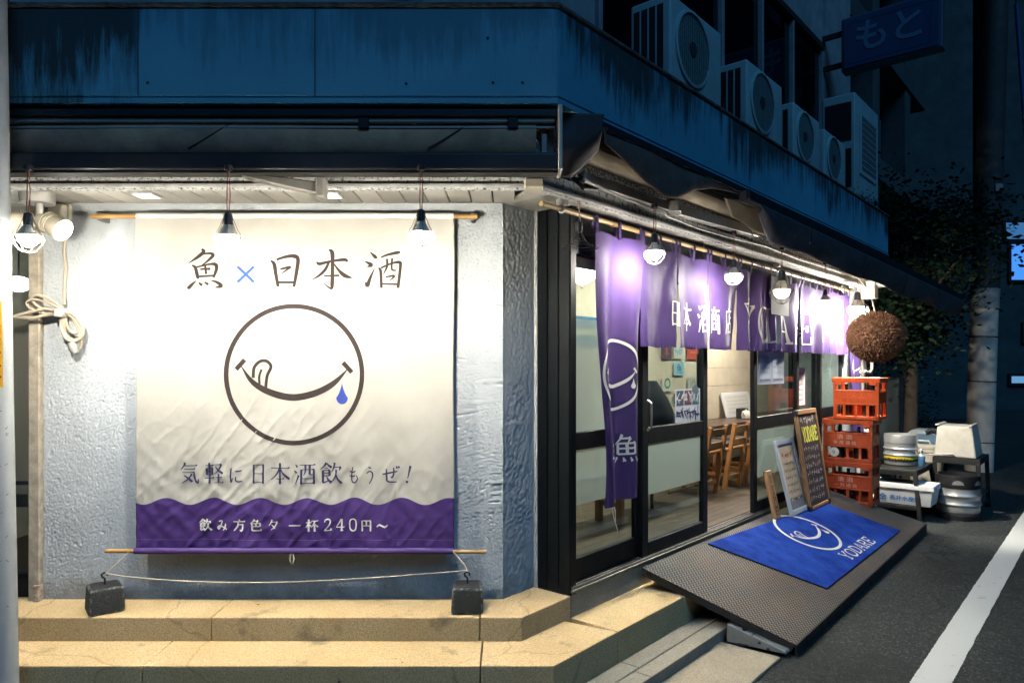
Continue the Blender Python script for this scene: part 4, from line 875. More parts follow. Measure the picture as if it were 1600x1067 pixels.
bulb_lamp(Sd((3.644,WB,2.262)), .35, 'lit caged bulb second from the cedar ball', True, BULB_S)
bulb_lamp(Sd((4.693,WB,2.265)), .35, 'lit caged bulb just beside the cedar ball', True, BULB_E, 1.5)
# empty broken cage
bc = thing('empty_bulb_cage', 'bent empty wire cage hanging beside the long purple banner', 'lamp cage', Sd((-.12,.14,2.30)))
x, y, z = Sd((-.12,.14,2.36)); tr = lambda p: (x + p[0], y + p[1], z + p[2])
MB(tr).lathe((0,0,0), [(.017,.02),(.020,.03),(.020,.07),(.006,.08)], 14).build('socket', BLACKM, bc, smooth=True)
c = MB(tr)
for k in range(8):
    a = 2*math.pi*k/8; c.tube([(.017*math.cos(a),.017*math.sin(a),.02),(.035*math.cos(a),.035*math.sin(a),-.02),(.075*math.cos(a),.075*math.sin(a),-.055+.01*math.sin(3*a))], .0018, 5)
c.ring((0,0,-.052), .078, .0018, 22, 5, 'z'); c.ring((.01,.01,-.06), .098, .0016, 22, 5, 'z'); c.ring((0,0,-.02), .036, .0016, 18, 5, 'z')
c.build('wire_cage', BLACKM, bc); MB(tr).tube([(0,0,.08),(.006,0,.15),(0,0,.28)], .0025, 6).build('cord', CORD, bc); MB(tr).tube([(.01,0,.07),(-.004,0,.18),(.004,0,.28)], .0025, 6).build('cord', ROPE, bc)

# ------------------------------------------------------------------ left end: spotlight, box, coiled cable, pole
sp = thing('spotlight', 'cream ceiling spotlight with two lamp heads beside the grey pole', 'spotlight', Fr((-2.46,.25,2.56)))
MB(Fr).lathe((-2.46,.26,2.505), [(.078,.0),(.082,.02),(.082,.055)], 28).build('base_rim', GREYP, sp, smooth=True)
MB(Fr).lathe((-2.46,.26,2.54), [(.075,0),(.080,.012),(.080,.024)], 28).build('base_cap', CREAM, sp, smooth=True)
MB(Fr).tube([(-2.45,.26,2.505),(-2.45,.26,2.45)], .018, 10).build('stem', GREYP, sp, smooth=True)
def head(p, q, nm):
    d = (Vector(q) - Vector(p)); pts = [Vector(p) + d*k for k in (0, .25, .5, .75, 1.)]
    MB(Fr).tube([tuple(k) for k in pts], [.035,.045,.05,.058,.062], 20).build('lamp_head', CREAM, sp, smooth=True)
    for k in (.3,.4,.5): MB(Fr).tube([tuple(Vector(p)+d*k), tuple(Vector(p)+d*(k+.03))], .056, 20).build('cooling_rib', CREAM, sp, smooth=True)
    MB(Fr).tube([tuple(Vector(p)+d*1.001), tuple(Vector(p)+d*1.02)], .054, 20).build('lens', SPOTL if nm else WHITE_TRIM, sp, smooth=True)
head((-2.47,.22,2.44), (-2.34,.24,2.37), True); head((-2.50,.22,2.43), (-2.60,.28,2.40), False)
sl = bpy.data.lights.new('spot_beam', 'SPOT'); so = bpy.data.objects.new('spot_beam', sl); col.objects.link(so)
so.parent = sp; so.location = Vector(Fr((-2.325,.255,2.355))) - Vector(ROOT[sp.name]); sl.energy = 60; sl.color = (1,.95,.87); sl.spot_size = R(80); sl.spot_blend = 1.0; sl.shadow_soft_size = .05
so.rotation_euler = Vector((.30,.02,-1.0)).to_track_quat('-Z', 'Y').to_euler()
jb = thing('wall_sensor', 'cream plastic sensor box on the wall under the eaves', 'sensor', Fr((-2.48,.05,2.43)))
MB(Fr).box((-2.535,.0,2.425),(-2.44,.03,2.555)).build('back_plate', CREAM, jb, bevel=.004)
MB(Fr).hexa([(-2.53,.03,2.46),(-2.45,.03,2.46),(-2.45,.09,2.48),(-2.53,.09,2.48)], [(-2.53,.03,2.55),(-2.45,.03,2.55),(-2.45,.075,2.545),(-2.53,.075,2.545)]).build('hood', CREAM, jb, bevel=.012, seg=3)
MB(Fr).lathe((-2.49,.045,2.44), [(.03,-.01),(.034,.01),(.02,.03)], 14, 'y').build('lens', GREYP, jb, smooth=True)
cc = thing('coiled_cable', 'beige electric cable coiled and tied against the stucco wall', 'cable', Fr((-2.44,.05,1.9)))
MB(Fr).tube([(-2.475,.012,2.42),(-2.48,.012,2.3),(-2.47,.014,2.2),(-2.478,.014,2.08),(-2.465,.03,2.0)], .009, 8).build('feed_cable', CABLE, cc, smooth=True)
random.seed(3)
for k in range(7):
    a0 = random.uniform(-.25, .25); w_ = random.uniform(.03, .06); L_ = random.uniform(.06, .105); o_ = (-2.455+random.uniform(-.01,.015), .03+k*.007, 1.955)
    di = Vector((.42+a0*.5, 0, -1)).normalized() if k < 5 else Vector((-.9, 0, .35+a0)).normalized(); pe = Vector((di.z, 0, -di.x))
    pts = [tuple(Vector(o_) + di*(L_*(1-math.cos(t))) + pe*(w_*math.sin(t)*(1-.25*math.cos(t)))) for t in [2*math.pi*j/28 for j in range(29)]]
    MB(Fr).tube(pts, .0075, 8).build('cable_loop', CABLE, cc, smooth=True)
MB(Fr).tube([(-2.45,.06,1.95),(-2.52,.07,1.945),(-2.60,.08,1.925),(-2.72,.09,1.93),(-2.78,.10,1.88)], .009, 8).build('cable_tail', CABLE, cc, smooth=True)
MB(Fr).tube([(-2.45,.07,1.96),(-2.54,.085,1.975),(-2.62,.09,1.955),(-2.74,.1,1.92)], .009, 8).build('cable_tail', CABLE, cc, smooth=True)
MB(Fr).box((-2.485,.02,1.93),(-2.445,.095,1.975)).build('tie', WHITE_TRIM, cc, bevel=.008, seg=2)
MB(Fr).tube([(-2.415,.05,1.79),(-2.405,.05,1.765),(-2.395,.045,1.735)], [.02,.026,.018], 10).build('plug', GREYP, cc, smooth=True)
pol = thing('grey_pole', 'pale grey painted pole at the left edge of the frame', 'pole', (-2.303, 3.2, 0))
MB(W).tube([(-2.303,3.2,0),(-2.335,3.2,1.67),(-2.366,3.2,3.6)], .056, 40).build('shaft', mat('pole_grey',(.40,.43,.44),.45,var=.12,vscale=9,bmp=.05), pol, smooth=True)
def pw(a, z, r=.0575):
    cx = -2.303 - .0183*z; return (cx + r*math.cos(a), 3.2 + r*math.sin(a), z)
YEL = mat('plate_yellow',(.62,.33,.01),.4,var=.25,vscale=20)
MB(W).grid(lambda u, v: pw(R(-150)+R(112)*u, 1.57+.385*v), 24, 2).build('yellow_plate', YEL, pol, smooth='all')
mk = MB(W); pla = lambda u, v, off: pw(R(-42)+u/.0575, v, .0582+off)
for zz in (1.84, 1.78, 1.72, 1.66, 1.61): ribbon(mk, [(-.022,zz,.014),(-.004,zz+.008,.010)], pla, 0)
mk.build('plate_marks', BLACKM, pol, recalc=False)
mk = MB(W)
for k in range(14):
    zz = random.uniform(.5, 1.5); u = random.uniform(-.03, .01); ribbon(mk, [(u,zz,.004),(u+random.uniform(.004,.014),zz+random.uniform(-.01,.01),.002)], pla, 0)
mk.build('scuff_marks', mat('scuff',(.12,.13,.13),.8), pol, recalc=False)
mk = MB(W); mk.add([pla(-.018,2.31,.001)] + [pla(-.018+.026*math.cos(2*math.pi*k/20), 2.31+.034*math.sin(2*math.pi*k/20), .001) for k in range(20)], [(0,1+k,1+(k+1)%20) for k in range(20)])
mk.build('round_badge', mat('badge_grey',(.20,.21,.21),.6), pol, recalc=False)
# downlights and the cream switch box under the soffit
for xx, lab in ((-1.92,'square flush light in the soffit above the left end of the banner'),(-.955,'square flush light in the soffit above the middle of the banner')):
    t = thing('soffit_downlight', lab, 'downlight', Fr((xx,.2,2.56)), 'flush lights in the soffit')
    MB(Fr).box((xx-.06,.15,2.556),(xx+.06,.27,2.5655)).build('frame', WHITE_TRIM, t, bevel=.002); MB(Fr).box((xx-.048,.162,2.553),(xx+.048,.258,2.5555)).build('diffuser', emit('downlight_glow',(1,.97,.9),1.2), t)
sb = thing('switch_box', 'cream plastic box hanging at the corner of the soffit', 'box', Fr((.09,.38,2.53)))
MB(Fr).box((.065,.415,2.575),(.15,.50,2.625)).build('cover', GREYP, sb, bevel=.004); MB(Fr).box((.062,.412,2.53),(.153,.503,2.5745)).build('body', CREAM, sb, bevel=.005)

# ================================================================== SIDE AWNING (half fallen)
sa = thing('side_awning', 'torn slate awning sagging under the parapet along the side street', 'awning', Sd((2.5,.4,2.6)))
# corner hood
def hood(u, v):
    # front panel between the two awnings, curling under at the bottom
    top = Vector((.238 + .215*u, 3.44 + .02*u, 2.90)); zb = 2.615 + .12*max(0, u-.25)**1.2*1.6 - .005*u
    z = 2.90 + (zb-2.90)*v; y = top.y + .16*max(0, v-.45)**2*2.2
    return (top.x - .02*v*u, y, z)
MB(W).grid(hood, 16, 20).build('corner_hood', AWN_DARK, sa, smooth='all', solid=.006)
# cassette rail and beige fabric roll
MB(Sd).box((-.25,.12,2.87),(5.6,.36,2.903)).build('cassette_rail', DARKALU, sa, bevel=.004)
MB(Sd).grid(lambda u, v: (-.20 + 5.8*u, .225 + (.062+.003*math.sin(u*30))*math.cos(2*math.pi*v), 2.785 + .062*math.sin(2*math.pi*v)), 60, 18).build('fabric_roll', AWN_BEIGE, sa, smooth='all')
# the hanging torn cloth at the near end
low = [(-.23,2.79),(-.05,2.745),(.12,2.70),(.25,2.665),(.37,2.642),(.46,2.635),(.56,2.648),(.66,2.69),(.77,2.735),(1.0,2.79),(1.2,2.815),(1.42,2.83)]
def lowz(s_):
    for (a, b), (c_, d_) in zip(low, low[1:]):
        if s_ <= c_: k = (s_-a)/(c_-a); return b + (d_-b)*k
    return low[-1][1]
def drape(u, v):
    s_ = -.225 + 1.65*u; zl = lowz(s_); z = 2.868 + (zl-2.868)*v; dp = 2.868-zl
    return (s_, .372 + .008*math.sin(v*2.6)*dp*6 - .03*v*v*dp*3 + .004*math.sin(s_*7+v*3), z)
MB(Sd).grid(drape, 70, 14).build('torn_canopy', mat('grey_brown_canvas', (.17,.135,.12), .9, var=.35, vscale=6, bmp=.25, bscale=28, spec=.08), sa, smooth='all', solid=.003)
MB(Sd).box((-.22,.352,2.845),(1.44,.385,2.868)).build('canopy_rail', DARKALU, sa, bevel=.003)
# front bar dragged out at the far end
A, B = (1.45,.40,2.825), (5.88,1.0,2.40)
def ab(k, dw=0, dz=0): return (A[0]+(B[0]-A[0])*k, A[1]+(B[1]-A[1])*k+dw, A[2]+(B[2]-A[2])*k+dz)
MB(Sd).bar(A, B, .07, .075).build('front_bar', DARKALU, sa, bevel=.012, seg=2)
MB(Sd).bar(ab(-.004,0,-.005), ab(0.001,0,-.005), .055, .06).build('bar_end', BLACKM, sa)
def val(u, v):
    k = .03 + .97*u; hgt = .205 - .03*u + .012*math.sin(u*23); fl_ = max(0, .12-u)/.12
    d = .010*math.sin(u*34 + 3*v) + .03*fl_*math.sin(v*3) + .014*math.sin(u*70+v)*max(0,.35-u)
    p = ab(k, .035 + d*v, -.03); z = p[2] - hgt*v*(1 - .75*max(0, .05-u)/.05) 
    return (p[0] + .05*v*fl_, p[1] - .05*v*v, z)
MB(Sd).grid(val, 120, 12).build('valance', AWN_DARK, sa, smooth='all', solid=.003)
for k in (.2,.42,.63,.82): MB(Sd).tube([ab(k,.040,-.03), ab(k,.036,-.13), ab(k,.0,-.21)], .003, 5).build('valance_seam', BLACKM, sa)
# sloped canopy from the roll out to the bar
MB(Sd).grid(lambda u, v: tuple(Vector((1.5+4.1*u,.24,2.845))*(1-v) + Vector(ab(.02+.97*u,0,.03))*v - Vector((0,0,.03*math.sin(math.pi*v)))), 50, 10).build('canopy', AWN_BEIGE, sa, smooth='all', solid=.003)
MB(Sd).grid(lambda u, v: (1.9-.55*u+.12*v, .42-.12*u, 2.80-.23*v*(1-.5*u)+.01*math.sin(u*9)), 16, 10).build('torn_flap', AWN_BEIGE, sa, smooth='all', solid=.003)
# folding arms
MB(Sd).bar((-.18,.20,2.652),(.72,.20,2.650), .05, .058).build('folding_arm', ARM, sa, bevel=.005)
MB(Sd).lathe((.80,.205,2.62), [(.035,-.005),(.055,.01),(.055,.07),(.035,.085)], 20).build('arm_elbow', ARM, sa, smooth=True)
MB(Sd).bar((.86,.205,2.652),(2.0,.205,2.686), .055, .072).build('folding_arm', GREYP, sa, bevel=.006)
MB(Sd).box((2.0,.17,2.65),(2.12,.24,2.72)).build('arm_bracket', ALU, sa, bevel=.006)
MB(Sd).box((5.45,.10,2.42),(5.60,.24,2.62)).build('arm_bracket', GREYP, sa, bevel=.008)
MB(Sd).bar((5.55,.22,2.60), ab(.95,-.03,0), .05, .05).build('folding_arm', ARM, sa, bevel=.004)
MB(Sd).tube([(-.2,.24,2.63),(.0,.235,2.618),(.12,.24,2.60),(.3,.235,2.60),(.6,.24,2.585),(.68,.22,2.60),(.75,.19,2.60),(1.2,.18,2.59),(1.7,.17,2.60),(2.4,.17,2.625),(3.2,.16,2.61),(4.1,.16,2.615),(5.3,.16,2.615)], .006, 6).build('supply_cable', WHITE_TRIM, loc=Sd((2,.2,2.6)), smooth=True, label='pale supply cable running along the fascia behind the awning arms', cat='cable')
MB(Sd).tube([(-.2,.20,2.66),(-.12,.19,2.62),(-.05,.21,2.61),(-.16,.2,2.60),(-.22,.18,2.64),(-.08,.16,2.66)], .012, 6).build('tangled_wiring', CORDB, loc=Sd((-.12,.2,2.6)), smooth=True, label='tangle of black wiring at the corner under the awning', cat='wiring')

# ------------------------------------------------------------------ bamboo rod on brackets
rod = thing('bamboo_rod', 'long bamboo rod carrying the purple curtains along the side', 'rod', Sd((2.4,.04,2.5)))
MB(Sd).tube([(-.325,.045,2.515),(.9,.045,2.508),(2.4,.045,2.503),(3.9,.045,2.498),(5.32,.045,2.492)], .0145, 14).build('bamboo', mat('bamboo_light',(.55,.38,.17),.4,var=.3,vscale=7), rod, smooth=True)
for s_ in (.35, 1.42, 2.3, 3.35, 4.3): MB(Sd).tube([(s_,.045,2.508-.003*s_),(s_+.012,.045,2.508-.003*s_)], .0165, 14).build('node_ring', BAMBOO, rod, smooth=True)
for s_ in (-.145, 3.0, 5.28):
    MB(Sd).box((s_-.022,.02,2.53),(s_+.022,.075,2.64)).build('bracket', GREYP, rod, bevel=.004); MB(Sd).tube([(s_-.006,.045,2.511-.003*s_),(s_+.006,.045,2.511-.003*s_)], .022, 14).build('clamp', ALU, rod, smooth=True)
MB(Sd).tube([(1.55,.11,2.64),(1.552,.06,2.56),(1.555,.05,2.505)], .003, 5).build('hanging_string', ROPE, rod)

# ------------------------------------------------------------------ purple curtain in separate drops
nor = thing('noren_curtain', 'short purple shop curtain in split panels with white lettering', 'curtain', Sd((2.8,.05,1.79)))
PAN = [(.668,1.140,.668,1.105),(1.150,1.625,1.165,1.615),(1.635,2.165,1.66,2.075),(2.175,2.64,2.19,2.60),(2.65,2.985,2.65,2.955),(3.03,3.60,3.05,3.57),(3.61,4.50,3.64,4.44),(4.51,5.17,4.53,5.05)]
def npl(i, u, v, off=0, ph=None):
    a, b, c_, d_ = PAN[i]; s_ = (a + (c_-a)*(1-v)) + u*((b + (d_-b)*(1-v)) - (a + (c_-a)*(1-v)))
    n = (1.3, 1.25, 1.2, 1.6, 1.5, 1.4, 2.4, 2.2)[i]; p = i*1.7 + .6*noise.noise(Vector((u*3, v*2, i)))
    amp = .005 + .015*(1-v)**.8 + (.009 if i in (3, 4, 5) else 0)
    f = 2*math.pi*n*u + p
    g_ = .004*math.sin(u*110)*max(0, .06-v)/.06
    return (s_ + .006*math.sin(2*f)*(1-v), .052 + amp*math.sin(f) + .006*noise.noise(Vector((u*6, v*5, i*3))) + g_ + off, 1.785 + .645*v - .008*math.sin(math.pi*u)*(v > .5)*(2*v-1) + .004*math.sin(u*9))
for i in range(8):
    p = MB(Sd).grid(lambda u, v: npl(i, u, v), 64, 40).build('curtain_panel', PURPLE, nor, smooth='all')
    a, b, _, _ = PAN[i]; nt = max(3, round((b-a)/.17))
    for k in range(nt):
        u = (k + .04)/(nt-1) if nt > 1 else .5; u = min(.955, max(.045, k/(nt-1))); q = npl(i, u, 1)
        h = .016; zr = 2.511-.003*q[0]
        MB(Sd).add([(q[0]+e*h, w_, z_) for (w_, z_) in ((q[1]+.003,2.40),(.064,2.47),(.066,zr),(.045,zr+.021),(.026,zr),(.030,2.47),(q[1]-.003,2.405)) for e in (-1, 1)],
                   [(2*j, 2*j+1, 2*j+3, 2*j+2) for j in range(6)]).build('hanging_tab', PURPLE, nor, smooth='all')
def nplace(s_, z_, off):
    v = (z_-1.785)/.645; best = None
    for i in range(8):
        a, b, c_, d_ = PAN[i]; l = a + (c_-a)*(1-v); r_ = b + (d_-b)*(1-v)
        if l <= s_ <= r_: best = (i, (s_-l)/(r_-l)); break
        dd = min(abs(s_-l), abs(s_-r_))
        if best is None or dd < best[2:][0] if best and len(best) == 3 else best is None: best = (i, 0. if s_ < l else 1., dd)
    return npl(best[0], best[1], v, off)
mb = MB(Sd)
for ch, s0, w_, z_, h_, wt_, th_ in (('日',1.045,.105,2.10,.17,11,.6),('本',1.235,.14,2.105,.20,11,.6),('酒',1.445,.15,2.10,.20,11,.6),('商',1.68,.14,2.10,.20,11,.6),('店',1.885,.15,2.105,.20,11,.6),
        ('Y',2.25,.25,2.165,.31,11,.35),('O',2.52,.22,2.165,.31,11,.35),('D',2.78,.18,2.165,.31,11,.35),('A',3.06,.26,2.165,.31,11,.35),('R',3.34,.22,2.165,.31,11,.35),('E',3.62,.24,2.165,.31,11,.35),
        ('よ',4.16,.14,2.06,.17,12,.7),('だ',4.52,.17,2.06,.17,12,.7),('れ',4.80,.17,2.06,.17,12,.7)):
    mb = MB(Sd); write(mb, ch, nplace, s0, z_, w_, h_, wt_, .004, th_); mb.build('white_character', INKW, nor, recalc=False)

# dark square panel
dp = MB(Sd).box((2.74,.088,2.10),(3.16,.096,2.43)).build('notice_board', mat('panel_navy',(.012,.018,.035),.8), loc=Sd((2.95,.09,2.1)), bevel=.002, label='small dark navy square board hung over the purple curtain', cat='board')

# ------------------------------------------------------------------ long banner flags
def flag(name, lab, s0, s1, z0, z1, w0, taper, printed, mirror=False):
    t = thing(name, lab, 'banner', Sd(((s0+s1)/2, w0, z0)))
    def fp_(u, v, off=0):
        wd = (s1-s0)*(1 - taper*(1-v)); sc_ = s0 + (s1-s0)*(.34 if taper > .2 else .5)*(1-v)*taper*1.15
        f = 2*math.pi*1.35*u + .5 + .7*noise.noise(Vector((u*2, v*2.2, 4)))
        return (sc_ + wd*u + .012*math.sin(v*7)*(1-v), w0 + (.022 + .028*(1-v))*math.sin(f) + .01*math.sin(v*6+u*2) + off, z0 + (z1-z0)*v + .03*(u-.5)*(1-v))
    MB(Sd).grid(fp_, 60, 90).build('cloth', PURPLE, t, smooth='all')
    def pl(x_, y_, off): return fp_(min(1, max(0, x_)), y_, off)
    printed(t, fp_, (s1-s0), (z1-z0))
    return t
def long_print(t, fp_, wd, ht):
    mb = MB(Sd); pl = lambda x_, y_, off: fp_(min(.999, max(.001, x_/wd)), y_/ht, off)
    smile(mb, mb, lambda x_, y_, off: pl(wd*.5 + (x_-wd*.5)*1.16, y_, off), wd*.5, ht*.476, .208, .017, .004)
    write(mb, '魚', pl, wd*.52, ht*.245, wd*.34, wd*.32, 11, .004, .6); write(mb, '羊', pl, wd*.10, ht*.245, wd*.28, wd*.32, 11, .004, .6)
    mb.build('white_print', INKW, t, recalc=False)
lf = flag('long_banner', 'long purple hanging banner with a white smiley beside the black column', .150, .672, .855, 2.44, .055, .34, long_print)
for s_ in (.165, .41, .655):
    MB(Sd).box((s_-.014,.03,2.42),(s_+.014,.036,2.53)).build('hanging_tab', PURPLE, lf); MB(Sd).box((s_-.014,.062,2.42),(s_+.014,.068,2.53)).build('hanging_tab', PURPLE, lf); MB(Sd).box((s_-.014,.036,2.526),(s_+.014,.062,2.532)).build('hanging_tab', PURPLE, lf)
MB(Sd).tube([(.32,.06,.865),(.35,.06,.76),(.40,.065,.65)], .0025, 5).build('loose_thread', INKW, lf); MB(Sd).tube([(.33,.06,.86),(.35,.07,.80),(.36,.065,.74)], .002, 5).build('loose_thread', INKW, lf)
def end_print(t, fp_, wd, ht):
    mb = MB(Sd); pl = lambda x_, y_, off: fp_(min(.999, max(.001, x_/wd)), y_/ht, off); smile(mb, mb, pl, wd*.52, ht*.62, wd*.44, .02, .004); mb.build('white_print', INKW, t, recalc=False)
flag('long_banner', 'purple hanging banner with a white smiley behind the orange crates', 5.10, 5.48, .9, 2.10, .075, .05, end_print)

# ------------------------------------------------------------------ cedar ball
cb = thing('cedar_ball', 'large brown ball of cedar twigs hanging at the end of the eaves', 'cedar ball', Sd((4.41,.50,1.68)))
bc_ = Vector(Sd((4.41,.50,1.945))); RB = .266
MB(W).lathe(tuple(bc_ - Vector((0,0,RB*.90))), [(RB*.93*math.sin(math.pi*k/16) + .001, RB*.90*(1-math.cos(math.pi*k/16))) for k in range(17)], 40).build('core', mat('cedar_core',(.09,.04,.02),.95,bmp=.8,bscale=60), cb, smooth='all')
random.seed(11); mv, mf = [], []
for k in range(5200):
    d = Vector((random.gauss(0,1), random.gauss(0,1), random.gauss(0,1))).normalized(); d.z *= .95
    p = bc_ + d*RB*random.uniform(.90,.97); t1 = d.orthogonal().normalized(); t1.rotate(Matrix.Rotation(random.uniform(0,6.28), 3, d)); t2 = d.cross(t1)
    r_ = random.uniform(.004,.008); tip = p + d*random.uniform(.012,.03) + t1*random.uniform(-.012,.012) + t2*random.uniform(-.012,.012); o_ = len(mv)
    mv += [tuple(p + t1*r_), tuple(p - t1*r_*.6 + t2*r_*.9), tuple(p - t1*r_*.6 - t2*r_*.9), tuple(tip)]; mf += [(o_,o_+1,o_+3),(o_+1,o_+2,o_+3),(o_+2,o_,o_+3)]
q = MB(W); q.v = mv; q.f = mf; q.build('cedar_tips', CEDAR, cb, recalc=False, kind='stuff')
MB(Sd).tube([(4.41,.50,2.18),(4.41,.45,2.40),(4.41,.26,2.64)], .006, 6).build('hanging_rope', ROPE, cb)

# ================================================================== STEEL RAMP, MAT, WEDGE
def rz(w): return .403 - .3588*w
rp = thing('steel_ramp', 'worn steel tread plate ramp from the door sill down to the road', 'ramp', Sd((2.7,.5,0)))
RC = [(.70,.045),(.90,.93),(4.80,.87),(4.42,.05)]
m_ = MB(Sd).add([(s_,w_,rz(w_)) for s_, w_ in RC] + [(s_,w_,rz(w_)-.012) for s_, w_ in RC], [(0,1,2,3),(7,6,5,4),(0,4,5,1),(1,5,6,2),(2,6,7,3),(3,7,4,0)])
pt = m_.build('tread_plate', PLATE, rp)
pt.data.materials.append(BLACKM)
for pg in pt.data.polygons:
    if abs(pg.normal.z) < .7: pg.material_index = 1
uvl = pt.data.uv_layers.new(name='UVMap')
for lp in pt.data.loops:
    c = pt.data.vertices[lp.vertex_index].co + Vector(ROOT[rp.name]); d = Vector((c.x-P0[0], c.y-P0[1])); uvl.data[lp.index].uv = (d.x*ST + d.y*CT, d.x*CT - d.y*ST)
MB(Sd).hexa([(.903,.925,.004),(4.80,.865,.004),(4.80,.873,.004),(.903,.936,.004)], [(.903,.925,.066),(4.80,.865,.084),(4.80,.873,.086),(.903,.936,.068)]).build('front_lip', BLACKM, rp)
MB(Sd).bar((.715,.06,.355),(.905,.915,.048), .012, .045).build('side_flange', BLACKM, rp)
MB(Sd).bar((1.6,.1,.33),(1.6,.85,.06), .04, .04).build('bearer', BLACKM, rp); MB(Sd).bar((3.2,.1,.33),(3.2,.85,.06), .04, .04).build('bearer', BLACKM, rp)
MB(Sd).lathe((.735,.055,.388), [(.010,0),(.008,.006)], 8).build('bolt', ALU, rp)
mt = thing('door_mat', 'blue carpet door mat with a white smiley laid on the ramp', 'mat', Sd((2.8,.45,.25)))
MC = [(1.56,.085),(1.90,.80),(4.10,.785),(3.86,.185)]
def mp_(u, v, off=0):
    a = Vector(MC[0])*(1-u) + Vector(MC[3])*u; b = Vector(MC[1])*(1-u) + Vector(MC[2])*u; p = a*(1-v) + b*v
    return (p.x, p.y, rz(p.y) + .011 + .0018*noise.noise(Vector((p.x*3, p.y*3, 0))) + off)
MB(Sd).grid(mp_, 60, 24).build('pile', BLUEMAT, mt, smooth='all')
MB(Sd).hexa([(s_,w_,rz(w_)+.001) for s_, w_ in MC], [(s_+(.0),w_,rz(w_)+.0095) for s_, w_ in MC]).build('rubber_backing', BLACKM, mt)
mb = MB(Sd)
def mflat(s_, w_, off): return (s_, w_, rz(w_) + .0135 + off)
smile(mb, mb, lambda x_, y_, off: mflat(2.815 + x_*1.32, .367 - y_, off), 0, 0, .245, .022, .001)
mb.build('smiley_print', INKW, mt, recalc=False)
for i, ch in enumerate('YODARE'):
    mb = MB(Sd); write(mb, ch, lambda x_, y_, off: mflat(x_, -y_, off), 2.66 + i*.128, -.652, .116, .095, 16, .001, .55); mb.build('letter', INKW, mt, recalc=False)

wd_ = thing('plastic_wedge', 'grey plastic kerb wedge lying under the near end of the ramp', 'kerb wedge', Sd((.95,.72,.0)))
MB(Sd).hexa([(.80,.56,.02),(1.35,.56,.02),(1.35,.90,.02),(.84,.90,.02)], [(.80,.56,.13),(1.35,.56,.13),(1.35,.90,.04),(.84,.90,.04)]).build('body', mat('wedge_grey',(.22,.23,.23),.6,var=.25,vscale=15), wd_, bevel=.006)
for k in range(6): MB(Sd).box((.82,.60+k*.048,.13-.0128*k*2.1+.0),(1.33,.615+k*.048,.145-.0128*k*2.1)).build('grip_rib', BLACKM, wd_)
MB(Sd).tube([(.815,.655,.02),(.815,.655,.03)], .03, 14).build('drain_notch', BLACKM, wd_)

# ================================================================== BOARDS LEANING ON THE SHOPFRONT
def board_place(s0, s1, w0, z0, w1, z1, tilt=0):
    """(u, v) in metres on a leaning panel"""
    L_ = math.hypot(w1-w0, z1-z0); n = Vector((0, z1-z0, -(w1-w0))).normalized()
    def f(u, v, off): k = v/L_; return (s0 + u + tilt*k, w0 + (w1-w0)*k + n.y*off, z0 + (z1-z0)*k + n.z*off)
    return f, s1-s0, L_
def slab_on(pl, a, b, o0, o1, mp=Sd):
    (u0, v0), (u1, v1) = a, b
    return MB(mp).hexa([pl(u0,v0,o0),pl(u1,v0,o0),pl(u1,v1,o0),pl(u0,v1,o0)], [pl(u0,v0,o1),pl(u1,v0,o1),pl(u1,v1,o1),pl(u0,v1,o1)])
t = thing('plank_sign', 'narrow wooden plank sign with black brush writing leaning by the doorway', 'sign', Sd((2.8,.12,.36)))
pl, w_, L_ = board_place(2.72, 2.84, .135, rz(.135)+.012, .045, .765)
slab_on(pl, (0,0), (w_,L_), -.018, .012).build('plank', m_planks('sign_wood',(.30,.16,.07),(.42,.24,.11),10), t, bevel=.006)
mb = MB(Sd)
for ch, v in (('方',.37),('々',.29),('4',.225),('0',.16),('日',.10)): write(mb, ch, pl, .025, v, .07, .07, 13, .0135, .6)
mb.build('brush_writing', INKB, t, recalc=False)
t = thing('framed_menu', 'silver framed menu panel with handwriting leaning between two wooden boards', 'menu', Sd((3.2,.15,.35)))
pl, w_, L_ = board_place(2.985, 3.455, .175, rz(.175)+.013, .02, 1.0)
for nm, a, b in (('frame_side',(0,0),(.045,L_)),('frame_side',(w_-.045,0),(w_,L_)),('frame_rail',(.045,0),(w_-.045,.045)),('frame_rail',(.045,L_-.05),(w_-.045,L_))): slab_on(pl, a, b, -.012, .012).build(nm, mat('silver_frame',(.66,.70,.74),.4,.25,var=.12), t, bevel=.005, seg=2)
slab_on(pl, (.04,.04), (w_-.04,L_-.04), -.008, .002).build('backing', mat('menu_backing',(.22,.22,.22),.7), t)
sh_ = MB(Sd); n = 14
sh_.add([pl(.06,L_-.07,.004),pl(w_-.07,L_-.07,.004)] + [pl(w_-.07-(w_-.13)*k/n, .12+(.02 if k % 2 else 0)+.015*math.sin(k), .004) for k in range(n+1)], [tuple(range(n+3))]); sh_.build('menu_sheet', mat('kraft_sheet',(.66,.50,.32),.85,var=.2,vscale=12), t, recalc=False)
mb = MB(Sd); scribble(mb, pl, .10, L_-.10, .25, .075, 4, .009, .005); mb.build('red_heading', mat('ink_red',(.42,.05,.03),.8), t, recalc=False)
mb = MB(Sd)
for k in range(6): scribble(mb, pl, .08, L_-.20-k*.062, .28, .04, 8, .005, .005)
mb.build('handwriting', INKB, t, recalc=False, kind='stuff')
slab_on(pl, (.34,.44), (.39,.48), .004, .007).build('clip', WHITE_TRIM, t, bevel=.002)
t = thing('chalkboard', 'wood framed chalkboard with bold yellow lettering leaning beside the crates', 'chalkboard', Sd((3.7,.15,.34)))
pl, w_, L_ = board_place(3.39, 3.95, .20, rz(.20)+.013, .065, 1.25)
slab_on(pl, (.02,.03), (w_-.02,L_-.03), -.010, .004).build('slate', mat('chalk_black',(.018,.014,.014),.6,var=.5,vscale=7,vcol=(.05,.03,.03)), t)
